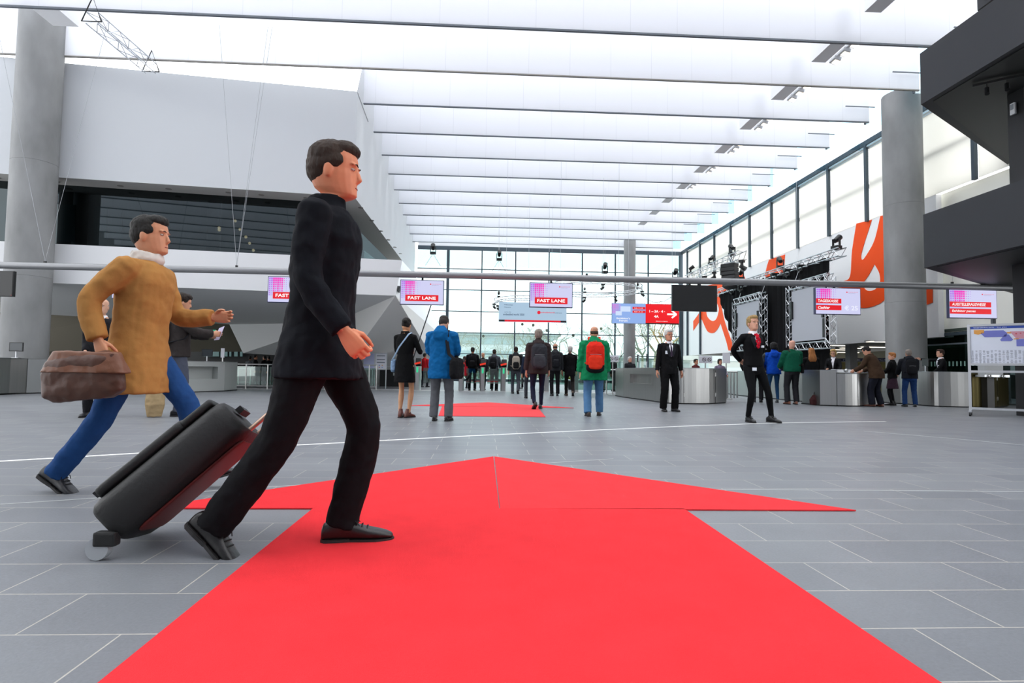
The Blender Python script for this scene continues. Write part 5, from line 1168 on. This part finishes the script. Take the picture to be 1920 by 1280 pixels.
g = G(); g.loft([(b0+V((.0, 0, .02+.02*k)), .235-.01*k, .072-.004*k) for k in range(7)], side=V((0, 1, 0)), n=24, e=3.2); put(remesh(g, .008, 2, .01, .06), 'flap', mat('tan_leather', '#6b4028', .5, bump=.2, bscale=40), t)
for s in (-.04, .04): G().tube([b0+V((s, -.12, .12)), w_+V((.0, -.05, -.07)), w_+V((0, .02, -.075)), b0+V((s, .16, .12))], .009, 8).build('handle', mat('brown_leather', '#4a2a1b'), t, smooth=True)

# left group behind them
P = person('person in dark suit and red tie standing behind the tan overcoat', (186, None), 560, 168, Y=9.6, coat=dict(col='#1b1b1f', hem=.80, vee=1.12), shirt='#f0f0f2', tie=('tie', '#b04a3c'), pants=dict(col='#1c1c20', w=.006), sk='#c99a80', hair=('ring', '#8a8580'), face=True, hands=((.13, .16, .95), (-.13, .16, .95)), feet=((.12, 0, 0, 0), (-.10, .04, 0, 0)))
P = person('person in dark brown jacket and blue scarf reading a paper', (333, None), 551, 60, Y=9.9, coat=dict(col='#35302f', hem=.84, puff=.02, fold=.02), scarf='#1d4f9b', pants=dict(col='#4b4f5c', w=.0), sk='#c58e70', hair=('thick', '#3a2c22'), hands=((.13, .42, 1.18), (-.12, .40, 1.16)), feet=((.12, 0, 0, 0), (-.12, .03, 0, 0)), head=(14, 0))
backpack(P, 'dark grey backpack on the reader in the blue scarf', '#26272b', '#3a3b40', pf=.02)
t = held(P[0], 'paper_sheet', 'lilac-white folded paper held by the reader in the blue scarf', 'paper'); G().add([(-.14, .46, 1.10), (.12, .50, 1.10), (.15, .56, 1.30), (-.11, .52, 1.28), (-.14, .462, 1.098), (.12, .502, 1.098), (.15, .562, 1.298), (-.11, .522, 1.278)], [(0, 1, 2, 3), (7, 6, 5, 4), (0, 4, 5, 1), (1, 5, 6, 2), (2, 6, 7, 3), (3, 7, 4, 0)]).build('sheet', mat('paper_lilac', '#c9bfdc', .7), t)
t = empty('tote_bag', V((at(293, 700, 9.6).x, 9.6, .0)), .4, label='beige tote bag with loop handles beside the blue scarf reader', cat='bag')
g = G(); g.loft([(V((0, 0, .01)), .10, .05), (V((0, 0, .2)), .14, .07), (V((0, 0, .42)), .13, .04), (V((0, 0, .44)), .12, .03)], n=20, e=3); put(remesh(g, .01, 2, .015, .06), 'bag_body', cloth('#a08a68'), t)
for s in (-.03, .03): G().tube([(-.06, s, .42), (-.05, s, .6), (0, s, .66), (.05, s, .6), (.06, s, .42)], .008, 8).build('handle', cloth('#c8b89c'), t, smooth=True)

# pair in the middle
P = person('person in short black coat and brown ankle boots seen from behind', (757, 783), 597, 18, fem=True, coat=dict(col='#0e0e0f', hem=.70, flare=.015, fold=.008), skirt=dict(col='#0f0f11', hem=.62, flare=.03), sk='#c08d68', hair=('bun', '#1c1513'), shoes='#5c2b20', boots=True, hands=((.16, .30, 1.16), (-.10, .30, 1.14)), head=(22, 10), feet=((.075, .03, 0, 0), (-.075, 0, 0, 0)), curls=(.9, .9))
shoulderbag(P, 'pale blue crossbody bag on the black coat', '#7d97b4', '#9db5cd', side=-1, size=(.13, .05, .11), z=.90, y=.03, cross=True, strapw=.013, x=.22)
P = person('person in bright blue hooded coat and grey trousers from behind', (826, 789), 593, 8, coat=dict(col='#0a568c', hem=.70, puff=.035, flare=.01, hood=True, fold=.03), pants=dict(col='#56575b', w=.012), shoes='#141416', sk='#c79880', hair=('short', '#4a423c'), hands=((.14, .32, 1.12), (-.14, .32, 1.12)), head=(28, -8), feet=((.13, .0, 0, 0), (-.12, .0, 0, 0)), curls=(.9, .9))
shoulderbag(P, 'black shoulder bag hanging on the blue coat', '#131315', '#1c1c1f', side=1, size=(.2, .075, .17), z=.86, y=-.10, x=.27, strapw=.028)

# walkers heading for the gates
walkR = ((.09, .20, 0, -4), (-.09, -.26, .02, 30)); walkL = ((.09, -.26, .02, 30), (-.09, .20, 0, -4))
def walker(px, py, top, label, coat, pants, hair, h=0, stride=walkR, bp=None, sk='#c08c70', shoes='#1a1a1c', **k):
    P = person(label, (px, py), top, h, coat=coat, pants=pants, hair=hair, feet=stride, sk=sk, shoes=shoes, hands=k.pop('hands', ((.25, .12, .84), (-.25, .02, .82))), **k)
    if bp: backpack(P, **bp)
    return P
walker(885, 732, 651, 'person with black backpack at the leftmost gate', dict(col='#1b1b1d', hem=.86, puff=.015), dict(col='#17171a', w=.0), ('short', '#221c18'), stride=((.11, .02, 0, 0), (-.11, 0, 0, 0)), bp=dict(label='small black backpack on the leftmost gate visitor', col='#101012'), hands=((.2, .28, 1.0), (-.2, .28, 1.0)))
walker(926, 732, 655, 'person in grey and navy jacket at the second gate', dict(col='#4c4f56', hem=.88, puff=.015, hood=True), dict(col='#141416', w=.012), ('short', '#3a281e'), h=12, stride=((.10, .02, 0, 0), (-.10, 0, 0, 0)), bp=dict(label='black backpack on the grey and navy jacket', col='#1b1c20', w=.14), hands=((.2, .28, 1.0), (-.2, .28, 1.0)))
walker(966, 738, 650, 'person in dark hooded jacket with beige backpack', dict(col='#26282b', hem=.86, puff=.015, hood=True), dict(col='#45484f', w=-.0), ('short', '#3d281c'), stride=walkL, bp=dict(label='beige and black backpack on the dark hooded jacket', col='#9a9184', c2='#1c1c1e', w=.14))
walker(992, 747, 652, 'person in navy jacket and dark jeans half hidden by the big backpack wearer', dict(col='#1d2536', hem=.88, puff=.01), dict(col='#3c3e44', w=.0), ('short', '#3a2f28'), h=0, stride=walkL)
walker(1008, 767, 618, 'person in brown-black coat with large grey backpack walking', dict(col='#332a2a', hem=.80, puff=.03, flare=.01, hood=True, fold=.02), dict(col='#1a1d30', w=-.002), ('thick', '#8a7f75'), stride=walkR, bp=dict(label='large charcoal backpack on the brown-black coat', col='#2f3136', c2='#3a3c41', w=.17, hgt=.52, pf=.02), near=False)
walker(1040, 742, 644, 'person in dark grey hooded jacket beside the large backpack', dict(col='#2b2d30', hem=.84, puff=.02, hood=True), dict(col='#18181b', w=.004), ('ring', '#4a3a30'), stride=((.11, .06, 0, 0), (-.10, -.04, 0, 0)), bp=dict(label='black backpack on the dark grey hooded jacket', col='#1b1c20', w=.14))
walker(1068, 742, 649, 'person with white hair in long black coat', dict(col='#101012', hem=.72, puff=.012), dict(col='#211d1c', w=.0), ('thick', '#cfcac4'), stride=walkL, shoes='#4a3524')
walker(1113, 780, 612, 'person in bright green parka and jeans walking away', dict(col='#0d754a', hem=.72, puff=.05, flare=.03, hood=True, fold=.03), dict(col='#4d7398', w=.012), ('ring', '#5a4636'), h=6, stride=((.13, .20, 0, 0), (-.12, -.10, 0, 0)), bp=dict(label='red backpack with black base on the green parka', col='#cf2a1c', c2='#d8351f', w=.17, hgt=.52, trim='#17181b', pf=.05, d=.17), shoes='#3a2e26', fat=.01)

# smaller figures beyond the gates
def far(px, top, Y, label, col, leg, hair, h=0, **k):
    return person(label, (px, None), top, h, Y=Y, coat=dict(col=col, hem=k.pop('hem', .84), puff=.015), pants=dict(col=leg, w=.0), hair=hair, feet=k.pop('feet', ((.1, .1, 0, 0), (-.1, -.1, 0, 0))), **k)
far(871, 668, 27, 'person in red coat beyond the leftmost gate', '#b81f2c', '#26262c', ('thick', '#5a3a2a'), 20, hem=.7); far(905, 661, 25.5, 'bald person in dark suit facing out beside the second gate', '#202127', '#1b1b20', ('none', '#000000'), 170)
far(977, 664, 27.5, 'person in black beyond the beige backpack', '#1d1d20', '#1c1c20', ('short', '#2c221c'), -10); far(796, 662, 28, 'person in red jacket beyond the gates left of the blue coat', '#c0242a', '#20242c', ('short', '#2c221c'), 30)
far(1128, 664, 24.5, 'person in black coat behind the green parka', '#19191b', '#1c1c20', ('short', '#6a5040'), -160, hem=.7); far(1150, 668, 25.5, 'person in dark jacket beside the two icon board', '#232427', '#202227', ('thick', '#4a382c'), 140)
far(1018, 662, 28.5, 'person in blue jacket far beyond the gates', '#2b4a7c', '#22242c', ('short', '#3a2c24'), 10)
far(478, 666, 27, 'blurred person in black in the café zone facing right', '#141517', '#18181b', ('short', '#2a201a'), 80); far(495, 667, 27.5, 'dark clad person nearest the walking man in the café zone', '#15161a', '#17171a', ('short', '#241c18'), -70); far(503, 668, 28.6, 'dark clad person rearmost in the café zone', '#1b1c22', '#17171a', ('short', '#241c18'), -40)
far(468, 668, 29.5, 'grey clad person at the back of the café zone', '#6d7478', '#202226', ('short', '#4a4038'), 0)
P = far(1181, 669, 20.3, 'white-haired clerk in black jacket behind the curved counter', '#212226', '#1c1c20', ('thick', '#d8d4cf'), 165, sk='#c9917a', hands=((.2, .3, 1.03), (-.2, .3, 1.03)), face=True)
P = far(1350, 673, 18.4, 'clerk in patterned blouse behind the curved counter', '#6f6678', '#2a2a30', ('bob', '#4a3226'), 175, sk='#c9917a', hands=((.2, .25, 1.03), (-.2, .25, 1.03)), face=True, fem=True)
P = far(1305, 673, 19.4, 'clerk in maroon top at the middle of the curved counter', '#5a2a2c', '#2a2a30', ('short', '#2a1c16'), 150, fem=True)

# guards
P = person('white-haired elderly man in dark suit with badge standing alone', (1254, 771), 618, 176, coat=dict(col='#131315', hem=.80, vee=1.17, puff=.004, lap='#26272b', buttons=(1.1,)), shirt='#e9e9ee', tie=('tie', '#3a3040'), pants=dict(col='#101012', w=.014), shoes='#101012', sk='#c08468', hair=('thick', '#d9d6d2'), face=True, glasses=True, near=True,
    hands=((.27, .02, .84), (-.27, .02, .84)), feet=((.13, .0, 0, 0), (-.13, .0, 0, 0)), badge=((.105, 1.26, .05, .07),), fat=.01)
P = person('person in black uniform jacket with red neck scarf and arms behind back', (1413, 791), 592, 172, fem=True, coat=dict(col='#0e0e10', hem=.93, vee=1.22, flare=-.0, lap='#202226', fold=.008), shirt='#f2f2f4', tie=('scarf', '#b8142a'), pants=dict(col='#0f1012', w=-.01), shoes='#121214', sk='#c9957c', hair=('short', '#a98a58'), face=True, glasses=False, near=True,
    hands=((.10, -.20, .98), (-.10, -.20, .98)), elb=((1, -.25, 0), (-1, -.25, 0)), hdir=(((-1, -.2, -.2), (0, 1, 0)), ((1, -.2, -.2), (0, 1, 0))), feet=((.10, .0, 0, 0), (-.30, .03, 0, 0)), head=(-2, 0), badge=((-.09, 1.25, .055, .035), (.07, .885, .075, .05)))

# queue on the right
P = person('person in grey jacket first in the queue by the stage', (1420, None), 643, 25, Y=17.1, coat=dict(col='#4d5255', hem=.84, puff=.02), pants=dict(col='#1a1a1d', w=.004), hair=('thick', '#8c8680'), sk='#c99a86', hands=((.2, .32, 1.0), (-.2, .32, 1.0)), head=(0, 40))
P = person('person in bright blue jacket and black hair queueing', (1451, 754.5), 643, 12, coat=dict(col='#0d43a8', hem=.84, puff=.03, hood=True, fold=.025), pants=dict(col='#24486e', w=-.002), hair=('afro', '#121013'), sk='#8a6248', hands=((.2, .32, 1.0), (-.2, .32, 1.0)), shoes='#2a2c30', feet=((.12, .04, 0, 0), (-.12, 0, 0, 0)))
P = person('bald person in dark green sweater queueing', (1486, 758), 638, 5, coat=dict(col='#0d4f3a', hem=.90, puff=.035, fold=.02), pants=dict(col='#26272a', w=.012), hair=('none', '#000'), sk='#d09a86', hands=((.2, .32, 1.02), (-.2, .32, 1.02)), shoes='#7a4a38', feet=((.12, .02, 0, 0), (-.13, 0, 0, 0)), fat=.015)
shoulderbag(P, 'small black sling bag across the green sweater', '#151416', '#2b1c18', side=1, size=(.11, .04, .13), z=.98, y=-.02, cross=True, x=.26)
P = person('person with long red hair in black at the counter', (1522, 757.5), 653, 10, fem=True, coat=dict(col='#151517', hem=.92, puff=.03), pants=dict(col='#18181b', w=.0), hair=('long', '#b0703c'), sk='#d0a088', hands=((.22, .34, 1.02), (-.22, .34, 1.02)), shoes='#3a3a3e', feet=((.17, .0, 0, 0), (-.17, 0, 0, 0)), fat=.03)
t = empty('bag', V((at(1524, 700, 15.9).x, 15.75, 0)), label='small brown bag on the floor between the feet of the red-haired visitor', cat='bag'); g = G(); g.loft([(V((0, 0, .01)), .17, .1), (V((0, 0, .15)), .18, .11), (V((0, 0, .28)), .1, .05)], n=18, e=2.6); put(remesh(g, .012, 2, .02, .08), 'bag_body', cloth('#3a1f20'), t); G().tube([(-.07, 0, .26), (-.05, 0, .36), (.05, 0, .36), (.07, 0, .26)], .01, 6).build('handle', cloth('#2a1719'), t, smooth=True)
P = person('blonde cashier in black blazer and white top behind the counter', (1563, None), 655, -140, Y=17.3, fem=True, coat=dict(col='#16171a', hem=.86, vee=1.1), shirt='#eceaf0', pants=dict(col='#1a1a1d', w=.0), hair=('bob', '#c9a468'), sk='#cc9a80', face=True, glasses=True, hands=((.15, .34, 1.08), (-.2, .36, 1.05)), head=(8, 0))
P = person('person in dark brown tweed jacket leaning over the counter', (1645, 762.5), 650, -32, coat=dict(col='#3c2c20', hem=.80, puff=.02, flare=.02, fold=.02), shirt=None, pants=dict(col='#191b24', w=.02), hair=('short', '#1d1715'), sk='#c99278', lean=20, hands=((.2, .46, 1.0), (-.2, .50, 1.0)), head=(26, 0), shoes='#5a2e1e', feet=((.12, -.05, 0, 0), (-.12, .08, 0, 0)), fat=.02)
P = person('person with short ginger hair in black cardigan and plum skirt', (1674, 760), 661, -35, fem=True, coat=dict(col='#141416', hem=.90, puff=.012), skirt=dict(col='#3a2834', hem=.56, flare=.05, tights='#141417'), hair=('short', '#b06f38'), sk='#d09a80', hands=((.16, .32, 1.08), (-.16, .32, 1.08)), shoes='#131315', boots=True, head=(0, 25))
P = person('person in black hooded jacket and dark jeans leaning to the cashier', (1707, 762.5), 655, 20, coat=dict(col='#1a1c22', hem=.86, puff=.03, hood=True), pants=dict(col='#1b3560', w=.006), hair=('short', '#8a8078'), sk='#c99278', lean=8, hands=((.22, .42, 1.02), (-.2, .40, 1.0)), shoes='#1a1a1e', feet=((.14, .0, 0, 0), (-.14, 0, 0, 0)), fat=.01)
backpack(P, 'flat black backpack on the visitor at the curved counter', '#141519', w=.15, pf=.03, d=.12)
P = person('cashier in black jacket pointing with outstretched arm', (1768, None), 655, -75, Y=17.2, fem=True, coat=dict(col='#131316', hem=.86, vee=1.15), shirt='#e4e6ee', pants=dict(col='#1a1a1d', w=.0), hair=('short', '#4a2c20'), sk='#cf9c84', face=True, hands=((.12, .60, 1.43), (-.2, .38, .99)), curls=(.15, .8), elb=((.3, 0, -1), None), badge=((-.08, 1.25, .05, .03),), lean=6)
# ------------------------------------------------------------------ tidy up
for s_ in [s for s in bpy.data.scenes if s.name.startswith('scratch')]: bpy.data.scenes.remove(s_)
